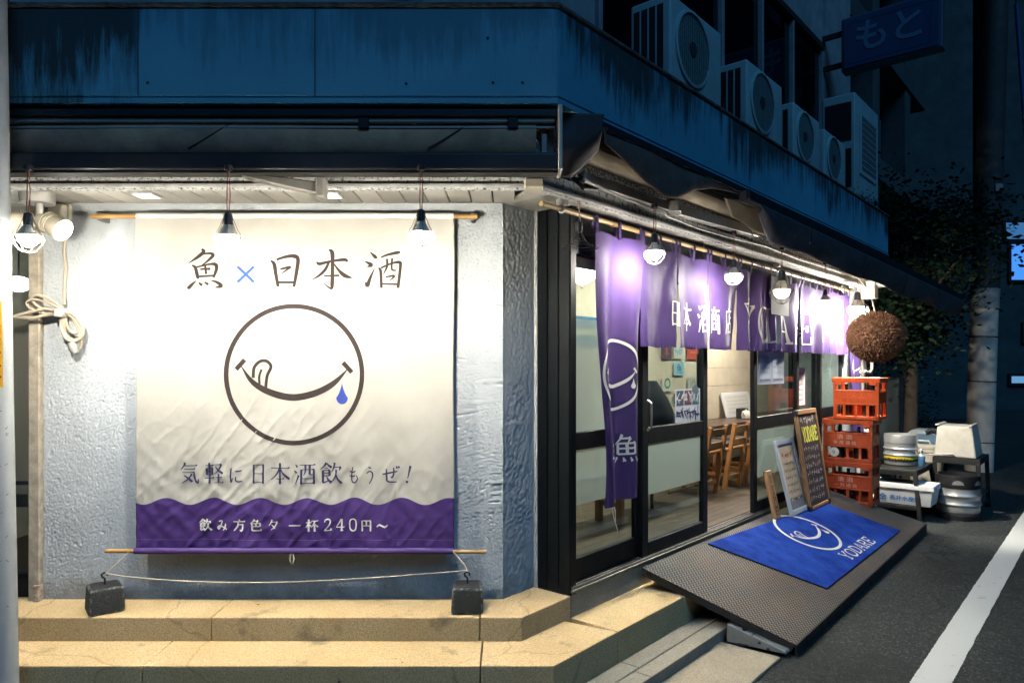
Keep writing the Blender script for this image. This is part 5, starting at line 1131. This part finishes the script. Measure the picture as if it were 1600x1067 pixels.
for nm, a, b in (('frame_side',(0,0),(.035,L_)),('frame_side',(w_-.03,0),(w_,L_)),('frame_rail',(.035,0),(w_-.03,.03)),('frame_rail',(.035,L_-.045),(w_-.03,L_))): slab_on(pl, a, b, -.018, .014).build(nm, MATS['sign_wood'], t, bevel=.004)
for a in ((-.012,-.008),(w_-.045,-.008),(-.012,L_-.05)): slab_on(pl, a, (a[0]+.057,a[1]+.05), -.022, .018).build('corner_cap', BLACKM, t, bevel=.006)
mb = MB(Sd); scribble(mb, pl, .07, L_-.055, .40, .09, 5, .009, .006)
for k in range(7): scribble(mb, pl, .06, L_-.34-k*.075, .42, .06, 7, .006, .006)
mb.build('chalk_writing', mat('chalk_pale',(.62,.56,.52),.9), t, recalc=False, kind='stuff')
mb = MB(Sd)
for i, ch in enumerate('YODARE'): write(mb, ch, pl, .10+i*.068, L_-.165, .066, .14, 20, .006, .8)
mb.build('yellow_lettering', mat('chalk_yellow',(.80,.76,.10),.9), t, recalc=False)
mb = MB(Sd)
for k in range(6): ribbon(mb, [(.05,L_-.40-k*.10,.003),(w_-.05,L_-.395-k*.10,.003)], pl, .0055)
mb.build('chalk_rules', mat('chalk_rose',(.20,.08,.07),.9), t, recalc=False, kind='stuff')
slab_on(pl, (.02,.0), (.06,.30), -.10, -.02).build('rear_leg', MATS['sign_wood'], t)

# ================================================================== CRATES
def crate(s0, w0, z0, m, lab, lines, W_=.46, H_=.432, D_=.30):
    t = thing('bottle_crate', lab, 'crate', Sd((s0+D_/2, w0+W_/2, z0)), 'stacked bottle crates')
    s1, w1, z1 = s0+D_, w0+W_, z0+H_
    for (a, b) in ((s0,w0),(s0,w1-.035),(s1-.035,w0),(s1-.035,w1-.035)): MB(Sd).box((a,b,z0),(a+.035,b+.035,z1-.03)).build('corner_post', m, t, bevel=.004)
    # rims
    for nm, za, zb in (('bottom_rim',z0+.002,z0+.04),('top_rim',z1-.05,z1)):
        r_ = MB(Sd); e = .012 if nm == 'top_rim' else .0
        for a, b in (((s0-e,w0-e),(s0+.02,w1+e)),((s1-.02,w0-e),(s1+e,w1+e)),((s0+.02,w0-e),(s1-.02,w0+.02)),((s0+.02,w1-.02),(s1-.02,w1+e))): r_.box((a[0],a[1],za),(b[0],b[1],zb))
        r_.build(nm, m, t, bevel=.005)
    for a in (w0+.02, w1-.09): MB(Sd).box((s0-.016,a,z1-.075),(s0+.0,a+.07,z1-.002)).build('grip_block', m, t, bevel=.004)
    # label panels front and back, end panels
    for a in (s0+.001, s1-.013): MB(Sd).box((a,w0+.035,z0+.165),(a+.012,w1-.035,z0+.29)).build('label_panel', m, t, bevel=.003)
    for a in (w0+.002, w1-.014): MB(Sd).box((s0+.035,a,z0+.17),(s1-.035,a+.012,z0+.28)).build('end_panel', m, t, bevel=.003)
    MB(Sd).box((s0-.004,w0,z0+.285),(s0+.02,w1,z0+.30)).build('ridge', m, t, bevel=.003); MB(Sd).box((s0-.004,w0,z0+.15),(s0+.02,w1,z0+.165)).build('ridge', m, t, bevel=.003)
    MB(Sd).box((s0+.02,w1-.02,z0+.285),(s1,w1+.004,z0+.30)).build('ridge', m, t, bevel=.003)
    for k in range(3):
        a = w0+.035+(W_-.07)*(k+1)/4+ (k-1)*.02
        MB(Sd).box((s0+.002,a-.014,z0+.04),(s0+.014,a+.014,z0+.15)).build('front_bar', m, t, bevel=.003); MB(Sd).box((s1-.014,a-.014,z0+.04),(s1-.002,a+.014,z0+.15)).build('back_bar', m, t, bevel=.003)
    MB(Sd).box((s0+.13,w1-.014,z0+.04),(s0+.16,w1-.002,z0+.17)).build('side_bar', m, t, bevel=.003)
    MB(Sd).box((s0+.02,w0+.02,z0+.01),(s1-.02,w1-.02,z0+.022)).build('floor', m, t)
    MB(Sd).box((s0+.143,w0+.03,z0+.03),(s0+.152,w1-.03,z0+.20)).build('divider', m, t)
    pf = lambda u, v, off: (s0-.0-off, w0+u, z0+v)
    mb = MB(Sd)
    for body, u, v, sz, sx in lines: text(mb, body, pf, u, v, sz, .0015, sx, 'CENTER')
    mb.build('lettering', mat('crate_ink_'+m.name, (.66,.42,.34) if m is ORANGE_D else (.40,.045,.008), .7), t, recalc=False)
    return t
crate(4.45,.0,.249, ORANGE_D, 'rusty red bottle crate at the bottom of the stack', [('清 酒',.21,.235,.055,1.2),('一 升 通 箱',.21,.18,.042,1.1)])
c2_ = crate(4.44,-.005,.682, ORANGE_D, 'rusty red bottle crate in the middle with a round white sticker', [('清 酒',.21,.235,.055,1.2),('専 用 通 箱',.21,.18,.042,1.1)], W_=.47)
MB(Sd).tube([(4.4385,.105,.777),(4.4365,.105,.777)], .048, 20).build('round_sticker', PAPER, c2_)
mb = MB(Sd); text(mb, '9', lambda u, v, off: (4.4365-off,.105+u,.752+v), -.02, 0, .06, .001); mb.build('sticker_mark', INKBL, c2_, recalc=False)
crate(4.42,.10,1.115, ORANGE, 'bright orange bottle crate on top of the stack', [('レンタル',.20,.235,.055,1.25),('専 用 通 箱',.20,.18,.042,1.1)], W_=.43, H_=.425)
BOT = mat('bottle_dark',(.015,.02,.018),.15)
for i, (s_, w_, z_, lab) in enumerate(((4.52,.13,.707,'dark sake bottle in the middle crate nearest the wall'),(4.52,.32,.707,'dark sake bottle in the middle crate nearest the street'),(4.52,.20,1.14,'dark sake bottle in the top crate nearest the wall'),(4.52,.40,1.14,'dark sake bottle in the top crate nearest the street'),(4.52,.22,.274,'dark sake bottle in the bottom crate'))):
    MB(Sd).lathe((s_,w_,z_), [(.045,0),(.05,.01),(.05,.19),(.035,.235),(.016,.27),(.015,.31),(.018,.315),(.017,.335)], 16).build('sake_bottle', BOT, loc=Sd((s_,w_,z_)), smooth=True, label=lab, cat='bottle', group='bottles in the crates')

# ================================================================== TABLES, KEGS, TUBS
STEELT = mat('table_black',(.028,.030,.029),.5,.3,var=.4,vscale=12)
def table(s0, s1, w0, w1, z, lab, splay=.06, shelf=.16):
    t = thing('metal_table', lab, 'table', Sd(((s0+s1)/2,(w0+w1)/2,0)))
    MB(Sd).box((s0,w0,z-.012),(s1,w1,z)).build('tabletop', STEELT, t, bevel=.003)
    for a, b in (((s0,w0),(s0+.02,w1)),((s1-.02,w0),(s1,w1)),((s0+.02,w0),(s1-.02,w0+.02)),((s0+.02,w1-.02),(s1-.02,w1))): MB(Sd).box((a[0],a[1],z-.065),(b[0],b[1],z-.0125)).build('apron', STEELT, t, bevel=.003)
    for s_, ds in ((s0+.022,-splay),(s1-.022,splay)):
        for w_, dw in ((w0+.022,-splay*.6),(w1-.022,splay)):
            MB(Sd).bar((s_+ds,w_+dw,.0),(s_,w_,z-.013), .042, .042, (1,0,0)).build('leg', STEELT, t, bevel=.003)
            MB(Sd).lathe((s_-.022,w_,z-.05), [(.006,-.004),(.006,.0)], 8).build('bolt', ALU, t)
    MB(Sd).box((s0-splay*.6,w0+.0,shelf-.04),(s0-splay*.6+.02,w1+splay*.5,shelf)).build('shelf_rail', STEELT, t, bevel=.002); MB(Sd).box((s0-splay*.5+.022,w0+.01,shelf-.015),(s1,w1-.01,shelf-.003)).build('shelf', STEELT, t)
    return t
table(5.30, 6.15, .28, .69, .54, 'low black metal table holding the smaller keg beside the crates')
t2 = table(6.05, 6.75, .70, 1.16, .62, 'dark metal trolley under the cream tub by the utility pole', .02, .2)
for a, b in ((6.08,1.14),(6.72,1.14)): MB(Sd).lathe((a,b,.045), [(.045,-.015),(.045,.015)], 16, 'y').build('caster', BLACKM, t2)
def keg(c, r, h, lab, black, yellow):
    t = thing('beer_keg', lab, 'keg', Sd(c), 'beer kegs')
    if black:
        MB(Sd).lathe(c, [(r*.80,0),(r*.97,.008),(r*.99,h*.12),(r*.96,h*.13)], 36).build('base_rim', BLACKM, t, smooth=True)
        b0 = h*.125
    else: b0 = .0
    pr = [(r*.86,b0),(r*.93,b0+.012),(r*.95,h*.20),(r*.94,h*.30),(r*.985,h*.325),(r,h*.345),(r*.985,h*.365),(r*.945,h*.39),(r*.945,h*.50),(r*.985,h*.525),(r,h*.545),(r*.985,h*.565),(r*.94,h*.59),(r*.94,h*.70)]
    MB(Sd).lathe(c, pr + [(r*.70,h*.74),(r*.2,h*.76)], 40).build('body', STAINLESS, t, smooth=True)
    rim = [(r*.90,h*.705),(r*.955,h*.72),(r*.96,h*.97),(r*.94,h),(r*.90,h),(r*.89,h*.97),(r*.885,h*.72)]
    if black:
        MB(Sd).lathe(c, rim, 40).build('top_rim', mat('rubber_black',(.012,.012,.013),.4,var=.2), t, smooth=True)
        for a in (-2.35, -1.35):
            f = lambda u, v: (c[0]+r*.965*math.cos(a+.6*(u-.5)), c[1]+r*.965*math.sin(a+.6*(u-.5)), c[2]+h*.80+h*.10*v)
        MB(Sd).grid(lambda u, v: (c[0]-r*.967*math.cos(.15+.55*(u-.5)), c[1]+r*.967*math.sin(.15+.55*(u-.5)), c[2]+h*(.80+.10*v*math.sin(math.pi*min(1,max(0,u)))**.5)), 10, 4).build('handle_hole', STAINLESS, t, recalc=False)
        MB(Sd).grid(lambda u, v: (c[0]-r*.967*math.cos(1.15+.45*(u-.5)), c[1]+r*.967*math.sin(1.15+.45*(u-.5)), c[2]+h*(.80+.10*v*math.sin(math.pi*min(1,max(0,u)))**.5)), 10, 4).build('handle_hole', STAINLESS, t, recalc=False)
    else: MB(Sd).lathe(c, rim, 40).build('top_rim', STAINLESS, t, smooth=True)
    if yellow:
        MB(Sd).lathe(c, [(r*.957,h*.145),(r*.960,h*.15),(r*.960,h*.285),(r*.957,h*.29)], 40).build('label_band', BLACKM, t, smooth=True)
        MB(Sd).lathe(c, [(r*.961,h*.215),(r*.964,h*.216),(r*.964,h*.29),(r*.961,h*.291)], 40).build('yellow_band', mat('label_yellow',(.60,.46,.02),.45), t, smooth=True)
        mb = MB(Sd); scribble(mb, lambda u, v, off: (c[0]-(r*.965+off)*math.cos(u/r), c[1]+(r*.965+off)*math.sin(u/r), c[2]+h*.145+v), -.12, .042, .24, .05, 8, .010, .001); mb.build('label_marks', BLACKM, t, recalc=False)
    return t
keg((5.72,.445,.541), .178, .345, 'steel beer keg with a yellow label standing on the black table', False, True)
keg((5.83,.985,.0), .222, .475, 'larger steel beer keg with black rubber rim standing on the road', True, False)
fb = thing('foam_box', 'white foam fish box with blue lettering on the table shelf', 'box', Sd((5.6,.55,.16)))
MB(Sd).hexa([(5.30,.235,.162),(5.66,.235,.162),(5.66,.815,.162),(5.30,.815,.162)], [(5.285,.215,.33),(5.675,.215,.33),(5.675,.84,.33),(5.285,.84,.33)]).build('body', FOAM, fb, bevel=.008, seg=2)
MB(Sd).hexa([(5.275,.20,.331),(5.685,.20,.331),(5.685,.855,.331),(5.275,.855,.331)], [(5.285,.21,.385),(5.675,.21,.385),(5.675,.845,.385),(5.285,.845,.385)]).build('lid', FOAM, fb, bevel=.010, seg=2)
MB(Sd).box((5.36,.28,.386),(5.60,.62,.395)).build('lid_tape', mat('tape_grey',(.16,.17,.18),.5), fb)
fpl = lambda u, v, off: (5.2985-.015*(v/.17)-off, .235+u, .162+v)
mb = MB(Sd); text(mb, '仝', fpl, .125, .045, .075, .002, 1.0, 'CENTER', .002); text(mb, '長井水産㈱', fpl, .19, .05, .055, .002, 1.1, 'LEFT', .0012); mb.build('blue_lettering', mat('foam_ink',(.02,.20,.55),.8), fb, recalc=False)
TUBW = lambda p: Sd((p[0], p[1]-.09, p[2]))
ctub = thing('cream_tub', 'cream plastic tub turned over on the dark trolley', 'tub', Sd((6.3,.98,.62)))
MB(TUBW).hexa([(6.09,.80,.622),(6.60,.80,.622),(6.60,1.21,.622),(6.09,1.21,.622)], [(6.12,.825,.975),(6.55,.825,.975),(6.55,1.165,.975),(6.12,1.165,.975)]).build('body', WPLAS, ctub, bevel=.02, seg=3)
MB(TUBW).prism([(6.10,.81),(6.10,.85),(6.57,.85),(6.57,.81)], .976, .992).build('foot_rib', WPLAS, ctub, bevel=.004); MB(TUBW).prism([(6.10,1.13),(6.10,1.17),(6.57,1.17),(6.57,1.13)], .976, .992).build('foot_rib', WPLAS, ctub, bevel=.004)
MB(TUBW).bar((6.05,.74,.64),(6.07,1.0,.665), .02, .02).build('handle', WPLAS, ctub, bevel=.005)
wb = thing('white_bucket', 'white lidded bucket behind the table between keg and tub', 'bucket', Sd((6.55,.55,0)))
MB(Sd).lathe((6.55,.55,0), [(.15,0),(.16,.01),(.19,.62),(.205,.63),(.205,.66),(.20,.67)], 30).build('body', WPLAS, wb, smooth=True); MB(Sd).lathe((6.55,.55,.671), [(.212,0),(.212,.03),(.19,.04),(.02,.045)], 30).build('lid', WPLAS, wb, smooth=True)
MB(Sd).tube([(6.42,.45,.71),(6.42,.47,.76),(6.42,.60,.76),(6.42,.62,.71)], .01, 8).build('handle', WPLAS, wb, smooth=True)
bt = thing('blue_tub', 'blue plastic tub with a grey lid on top of the white bucket', 'tub', Sd((6.65,.58,.72)))
MB(Sd).hexa([(6.5,.40,.72),(6.85,.40,.72),(6.85,.80,.72),(6.5,.80,.72)], [(6.47,.36,.83),(6.88,.36,.83),(6.88,.84,.83),(6.47,.84,.83)]).build('body', mat('tub_blue',(.10,.20,.32),.45,var=.2), bt, bevel=.012, seg=2)
MB(Sd).hexa([(6.46,.35,.831),(6.89,.35,.831),(6.89,.85,.831),(6.46,.85,.831)], [(6.52,.40,.88),(6.83,.40,.88),(6.83,.80,.88),(6.52,.80,.88)]).build('lid', mat('lid_grey',(.20,.23,.23),.6), bt, bevel=.012, seg=2)
MB(Sd).tube([(6.45,.56,.86),(6.45,.62,.895),(6.45,.70,.88),(6.45,.78,.855)], .022, 8).build('lid_clip', BLACKM, bt, smooth=True)
sb_ = thing('spray_bottle', 'small white and blue spray bottle on the black table beside the keg', 'bottle', Sd((5.70,.665,.541)))
MB(Sd).lathe((5.72,.655,.541), [(.034,0),(.036,.006),(.036,.10),(.03,.115)], 20).build('label_wrap', mat('wrap_blue',(.05,.14,.25),.4), sb_, smooth=True); MB(Sd).lathe((5.72,.655,.6561), [(.03,0),(.014,.03),(.014,.05)], 16).build('neck', WHITE_TRIM, sb_, smooth=True)
MB(Sd).box((5.68,.645,.707),(5.735,.665,.735)).build('trigger_head', WHITE_TRIM, sb_, bevel=.004)
# pipes and boxes at the end of the wall
pp = thing('conduit_bundle', 'bundle of pale conduits and hoses at the far end of the shop wall', 'pipes', Sd((5.72,.05,.3)))
for s_, w_, r_, m in ((5.56,.04,.022,WHITE_TRIM),(5.66,.05,.018,GREYP),(5.735,.03,.03,CREAM)): MB(Sd).tube([(s_,w_,.25),(s_,w_,1.2),(s_+.01,w_,1.9),(s_,w_,2.56)], r_, 12).build('conduit', m, pp, smooth=True)
MB(Sd).tube([(5.70,.10,2.35),(5.75,.13,2.2),(5.74,.14,1.75),(5.70,.15,1.62),(5.60,.15,1.58),(5.52,.12,1.6)], .016, 10).build('hose', GREYP, pp, smooth=True)
MB(Sd).tube([(5.60,.09,1.75),(5.62,.12,1.55),(5.68,.10,1.3),(5.70,.08,.9),(5.72,.09,.5)], .012, 8).build('hose', CORDB, pp, smooth=True)
MB(Sd).box((5.50,.0,2.20),(5.62,.08,2.42)).build('junction_box', CREAM, pp, bevel=.006); MB(Sd).box((5.62,.02,.55),(5.78,.14,.92)).build('meter_box', WHITE_TRIM, pp, bevel=.008)

# ================================================================== AIR CONDITIONERS ON THE LEDGE
def ac_unit(lab, s0, z0, W_=.72, H_=.52, wf=.275):
    t = thing('air_conditioner', lab, 'air conditioner', Sd((s0+W_/2, wf-.14, z0)), 'outdoor units along the parapet')
    MB(Sd).box((s0,wf-.28,z0+.03),(s0+W_,wf,z0+H_)).build('casing', AC_MAT, t, bevel=.018, seg=3, smooth=True)
    for a in (s0+.08, s0+W_-.14): MB(Sd).box((a,wf-.27,z0),(a+.06,wf-.01,z0+.03)).build('foot', BLACKM, t)
    cx, cz, r_ = s0+W_*.40, z0+H_*.53, H_*.405
    MB(Sd).lathe((cx,wf,cz), [(r_*1.08,-.002),(r_*1.08,.012),(r_*1.0,.016),(r_*.985,.004)], 40, 'y').build('fan_ring', AC_MAT, t, smooth=True)
    MB(Sd).lathe((cx,wf,cz), [(r_*.985,.001),(r_*.98,.0035)], 40, 'y').build('fan_opening', DARKHOLE, t)
    g_ = MB(Sd)
    for k in range(-14, 15):
        h = k*r_/14.8; l = math.sqrt(max(0, r_*r_*.97-h*h)); g_.bar((cx-l,wf+.010,cz+h),(cx+l,wf+.010,cz+h), .0022)
    for k in range(-8, 9):
        h = k*r_/8.6; l = math.sqrt(max(0, r_*r_*.97-h*h)); g_.bar((cx+h,wf+.013,cz-l),(cx+h,wf+.013,cz+l), .0022)
    g_.build('fan_guard', GRILLE, t)
    MB(Sd).lathe((cx,wf+.004,cz), [(r_*.22,0),(r_*.2,.008)], 16, 'y').build('fan_hub', GRILLE, t)
    for k in range(4):
        w1 = wf-.05-k*.055; MB(Sd).box((s0-.0015,w1-.042,z0+.09),(s0+.004,w1,z0+H_-.05)).build('side_slot', DARKHOLE, t)
    return t
ac_unit('air conditioner nearest the building corner above the parapet', .645, 3.385, .715, .545)
ac_unit('second air conditioner from the building corner', 1.80, 3.375, .70, .53)
ac_unit('third air conditioner from the building corner', 2.77, 3.37, .66, .495)
ac_unit('fourth air conditioner from the corner, just before the tall one', 3.57, 3.37, .655, .475)
t = thing('air_conditioner', 'tall air conditioner standing at the far end of the parapet', 'air conditioner', Sd((5.0,.13,3.37)), 'outdoor units along the parapet')
MB(Sd).box((4.55,-.05,3.40),(5.46,.275,4.47)).build('casing', AC_MAT, t, bevel=.018, seg=3, smooth=True)
MB(Sd).box((4.6,-.04,3.36),(5.4,.26,3.40)).build('foot', BLACKM, t)
for z_ in (3.5, 3.98): MB(Sd).box((4.548,-.02,z_),(4.554,.24,z_+.40)).build('side_slot', DARKHOLE, t)
MB(Sd).box((4.70,.274,3.66),(5.34,.29,4.32)).build('fan_guard', AC_MAT, t, bevel=.01, seg=2); MB(Sd).box((4.75,.29,3.71),(5.29,.294,4.27)).build('fan_opening', mat('guard_dark',(.12,.14,.15),.6), t)
for k in range(8): MB(Sd).box((4.75,.294,3.74+k*.066),(5.29,.298,3.75+k*.066)).build('guard_bar', AC_MAT, t)
mvv = MB(W); random.seed(5)
for k in range(500):
    p = Vector(Sd((random.gauss(5.2,.35), random.uniform(.2,.33), 3.38+abs(random.gauss(0,.05))))); a = random.uniform(0,6.28); d = Vector((math.cos(a),math.sin(a),random.uniform(-.3,.8)))*.03; e = Vector((-math.sin(a),math.cos(a),.2))*.01
    mvv.add([tuple(p-e),tuple(p+d),tuple(p+e)], [(0,1,2)])
LEAF = mat('leaf_dark',(.012,.026,.013),.8,var=.5,vscale=4,spec=.08)
mvv.build('weeds', LEAF, loc=Sd((5.2,.27,3.38)), recalc=False, kind='stuff', label='low weeds growing on the parapet under the tall air conditioner', cat='weeds')

# ================================================================== BEYOND THE SHOP
up = thing('utility_pole', 'thick concrete utility pole with dark sleeve and shade coloured into its upper shaft at the roadside', 'utility pole', (7.36, 11.1, 0))
def upx(z): return (7.36 + .035*z, 11.1, z)
MB(W).tube([upx(0), upx(2.55)], [.195,.188], 36).build('lower_shaft', CONC_POLE, up, smooth=True); MB(W).tube([upx(2.55), upx(2.86)], [.200,.199], 36).build('band', GREYP, up, smooth=True)
MB(W).tube([upx(2.86), upx(10)], [.197,.17], 36).build('upper_shaft', POLE_DARK, up, smooth=True)  # shaded height of the same pole, painted dark
for z_ in (.45, 1.4, 2.1): MB(W).tube([upx(z_), upx(z_+.015)], .197, 36).build('strap', BLACKM, up, smooth=True)
for z_ in (3.55, 4.35): MB(W).box((upx(z_)[0]-.03, 10.888, z_),(upx(z_)[0]+.09, 10.9, z_+.12)).build('number_plate', mat('plate_pale',(.30,.32,.32),.5), up, bevel=.01)
MB(W).tube([(8.02,11.2,7.4),(8.55,11.6,4.2)], .03, 10).build('guy_cover', mat('guy_blue_reflection',(.05,.16,.40),.3), loc=(8.2,11.3,4), smooth=True, label='guy wire cover with a blue reflection in its colour slanting down beside the utility pole', cat='guy wire')  # blue stands for the reflection along the cover, put into its colour
MB(W).tube([(7.95,11.15,8.6),(8.02,11.2,7.4)], .012, 8).build('guy_cable', CORDB, loc=(8,11.2,7), label='thin black guy cable at the top right', cat='cable')

DARKC = mat('dark_concrete',(.075,.10,.105),.9,var=.35,vscale=2,bmp=.2,bscale=20); DARKC2 = mat('dim_wall',(.13,.18,.185),.9,var=.3,vscale=1.5)
nb = thing('neighbour_building', 'dark concrete building with dim green openings behind the utility pole', 'building', Sd((12,-2,0)))
def nbox(a, b, nm, m=DARKC, bv=.02): return MB(Sd).box(a, b).build(nm, m, nb, bevel=bv)
nbox((8.2,-6,3.2),(20,-5.8,14),'back_wall'); nbox((8.0,-6,0),(8.2,-2.2,14),'side_wall', DARKC2)
for i, s_ in enumerate((8.0, 11.2, 14.4, 17.6)): nbox((s_+.2,-2.6,0),(s_+.75,-2.0,14),'column')
for z_ in (3.1, 6.0, 9.0, 12): nbox((8.2,-5.8,z_),(20,-1.95,z_+.55),'floor_slab')
GW = emit('green_window',(.10,.42,.36),.10)
for i, (a, b, z0, z1) in enumerate(((9.0,10.9,4.35,5.6),(12.2,14.2,4.0,5.9),(15.3,17.4,4.2,5.9),(12.2,14.2,7.0,8.7))):
    f_ = nbox((a-.08,-3.02,z0-.08),(b+.08,-2.96,z1+.08),'window_frame', BLACKM, .005); MB(Sd).box((a,-2.958,z0),(b,-2.95,z1)).build('pane', GW if i < 3 else DGLASS, f_)
    MB(Sd).box(((a+b)/2-.03,-2.95,z0),((a+b)/2+.03,-2.93,z1)).build('mullion', BLACKM, f_)
nbox((8.2,-3.2,0),(20,-2.9,3.1),'ground_wall', DARKC2); nbox((8.2,-2.9,6.6),(20,-2.3,6.7),'balcony_rail', BLACKM, .01)
ps = thing('projecting_sign', 'dark blue projecting box sign with two pale characters high above the street', 'sign', (4.21, 9.0, 5.4))
def psp(p): # local (along n, thickness along d, z)
    b = Sd((6.35, -.37, 0)); return (b[0] + p[0]*CT + p[1]*ST, b[1] - p[0]*ST + p[1]*CT, p[2])
SGN = mat('sign_face_blue',(.03,.085,.20),.35,var=.15,vscale=4)
MB(psp).box((.0,.0,5.40),(1.12,.18,6.08)).build('box', mat('sign_case',(.06,.10,.16),.5), ps, bevel=.012)
MB(psp).box((.03,-.012,5.43),(1.09,-.001,6.05)).build('face', SGN, ps, bevel=.006)
tx = lambda u, v, off: (u, -.012-off, 5.43+v)
for ch_, u_ in (('も',.15),('と',.55)): mb = MB(psp); text(mb, ch_, tx, u_, .20, .42, .004, 1.0, 'LEFT', .008); mb.build('letter', mat('sign_letters',(.10,.22,.36),.5), ps, recalc=False)
mb = MB(psp)
for p_, q_ in (((.08,.06),(1.0,.06)),((1.0,.06),(1.02,.56)),((1.02,.56),(.08,.56)),((.08,.56),(.06,.06))): ribbon(mb, [(*p_,.008),(*q_,.008)], tx, .004)
mb.build('border_line', mat('sign_line',(.03,.08,.2),.5), ps, recalc=False)
MB(psp).box((-.5,.06,5.5),(.0,.11,5.56)).build('bracket', BLACKM, ps); MB(psp).box((-.5,.06,5.9),(.0,.11,5.96)).build('bracket', BLACKM, ps)
fbd = thing('far_building', 'far dark building with blue lit windows at the right edge', 'building', (22, 26, 0))
MB(W).box((17.6,26,0),(34,34,16)).build('wall', DARKC, fbd)
for (x0,x1,z0,z1,st,c) in ((18.4,20.8,4.8,6.1,.8,(.06,.30,1.0)),(18.2,20.8,6.3,6.9,.25,(.08,.35,.9)),(18.9,19.5,2.55,3.15,1.6,(.25,.55,1.0)),(18.4,21,1.0,1.25,.5,(.2,.5,.9))):
    f_ = MB(W).box((x0-.1,25.93,z0-.1),(x1+.1,25.98,z1+.1)).build('window_frame', BLACKM, fbd); MB(W).box((x0,25.92,z0),(x1,25.928,z1)).build('pane', emit('far_pane_%.1f' % z0, c, st), f_)
    for k in range(1, 3): MB(W).box((x0+(x1-x0)*k/3-.03,25.90,z0),(x0+(x1-x0)*k/3+.03,25.918,z1)).build('mullion', BLACKM, f_)
MB(W).box((9.8,22,0),(14.4,30,14)).build('dark_block', DARKC, loc=(12,22,0), label='plain dark block of flats behind the trees', cat='building')
MB(Sd).box((7.7,-2.1,0),(8.0,.0,1.5)).build('garden_wall', DARKC, loc=Sd((7.8,-1,0)), bevel=.02, label='low dark wall in the gap beyond the shop', cat='wall')
def tree(loc, h, r_, n, lab, seed, zc=None):
    random.seed(seed); t = thing('street_tree', lab, 'tree', loc, 'trees beyond the shop'); L0 = Vector(loc)
    tk = MB(W); tk.tube([tuple(L0), tuple(L0+Vector((.05,.02,h*.35))), tuple(L0+Vector((.0,.08,h*.75)))], [.10,.075,.03], 10)
    cl = []
    for k in range(9):
        a = random.uniform(0,6.28); e = L0 + Vector((math.cos(a)*r_*.7, math.sin(a)*r_*.7, h*random.uniform(.45,.95))); s_ = L0 + Vector((.03,.05,h*random.uniform(.3,.65)))
        tk.tube([tuple(s_), tuple((s_+e)/2+Vector((0,0,.1))), tuple(e)], [.035,.022,.008], 6); cl.append(e); cl.append((s_+e)/2+Vector((0,0,.2)))
    tk.build('trunk', mat('bark',(.06,.045,.03),.9,var=.4,vscale=12), t, smooth=True)
    lf_ = MB(W)
    for k in range(n):
        c = random.choice(cl); p = c + Vector((random.gauss(0,1),random.gauss(0,1),random.gauss(0,.8)))*r_*.26
        a, b = random.uniform(0,6.28), random.uniform(-.6,.6); d = Vector((math.cos(a)*math.cos(b),math.sin(a)*math.cos(b),math.sin(b))); e = d.orthogonal().normalized(); e.rotate(Matrix.Rotation(random.uniform(0,3),3,d)); l = random.uniform(.05,.11)
        lf_.add([tuple(p), tuple(p+d*l*.5+e*l*.28), tuple(p+d*l), tuple(p+d*l*.5-e*l*.28)], [(0,1,2,3)])
    lf_.build('crown', LEAF, t, recalc=False)
tree(tuple(Sd((7.6,.15,0))), 4.4, 1.15, 9000, 'dark leafy tree just beyond the shop wall', 21)
tree(tuple(Sd((9.6,-.9,0))), 5.0, 1.4, 9000, 'dark leafy tree behind the utility pole', 22)
hd = MB(W); random.seed(9)
for k in range(5000):
    p = Vector(Sd((random.uniform(8.2,13), random.uniform(-1.6,-.3), abs(random.gauss(0,.55))))); a = random.uniform(0,6.28); d = Vector((math.cos(a),math.sin(a),random.uniform(-.3,.8))).normalized()*.08; e = Vector((-math.sin(a),math.cos(a),.2))*.025
    hd.add([tuple(p), tuple(p+d*.5+e), tuple(p+d), tuple(p+d*.5-e)], [(0,1,2,3)])
hd.build('shrubs', LEAF, loc=Sd((10,-1,0)), recalc=False, kind='stuff', label='dark undergrowth along the wall beyond the shop', cat='shrubs')
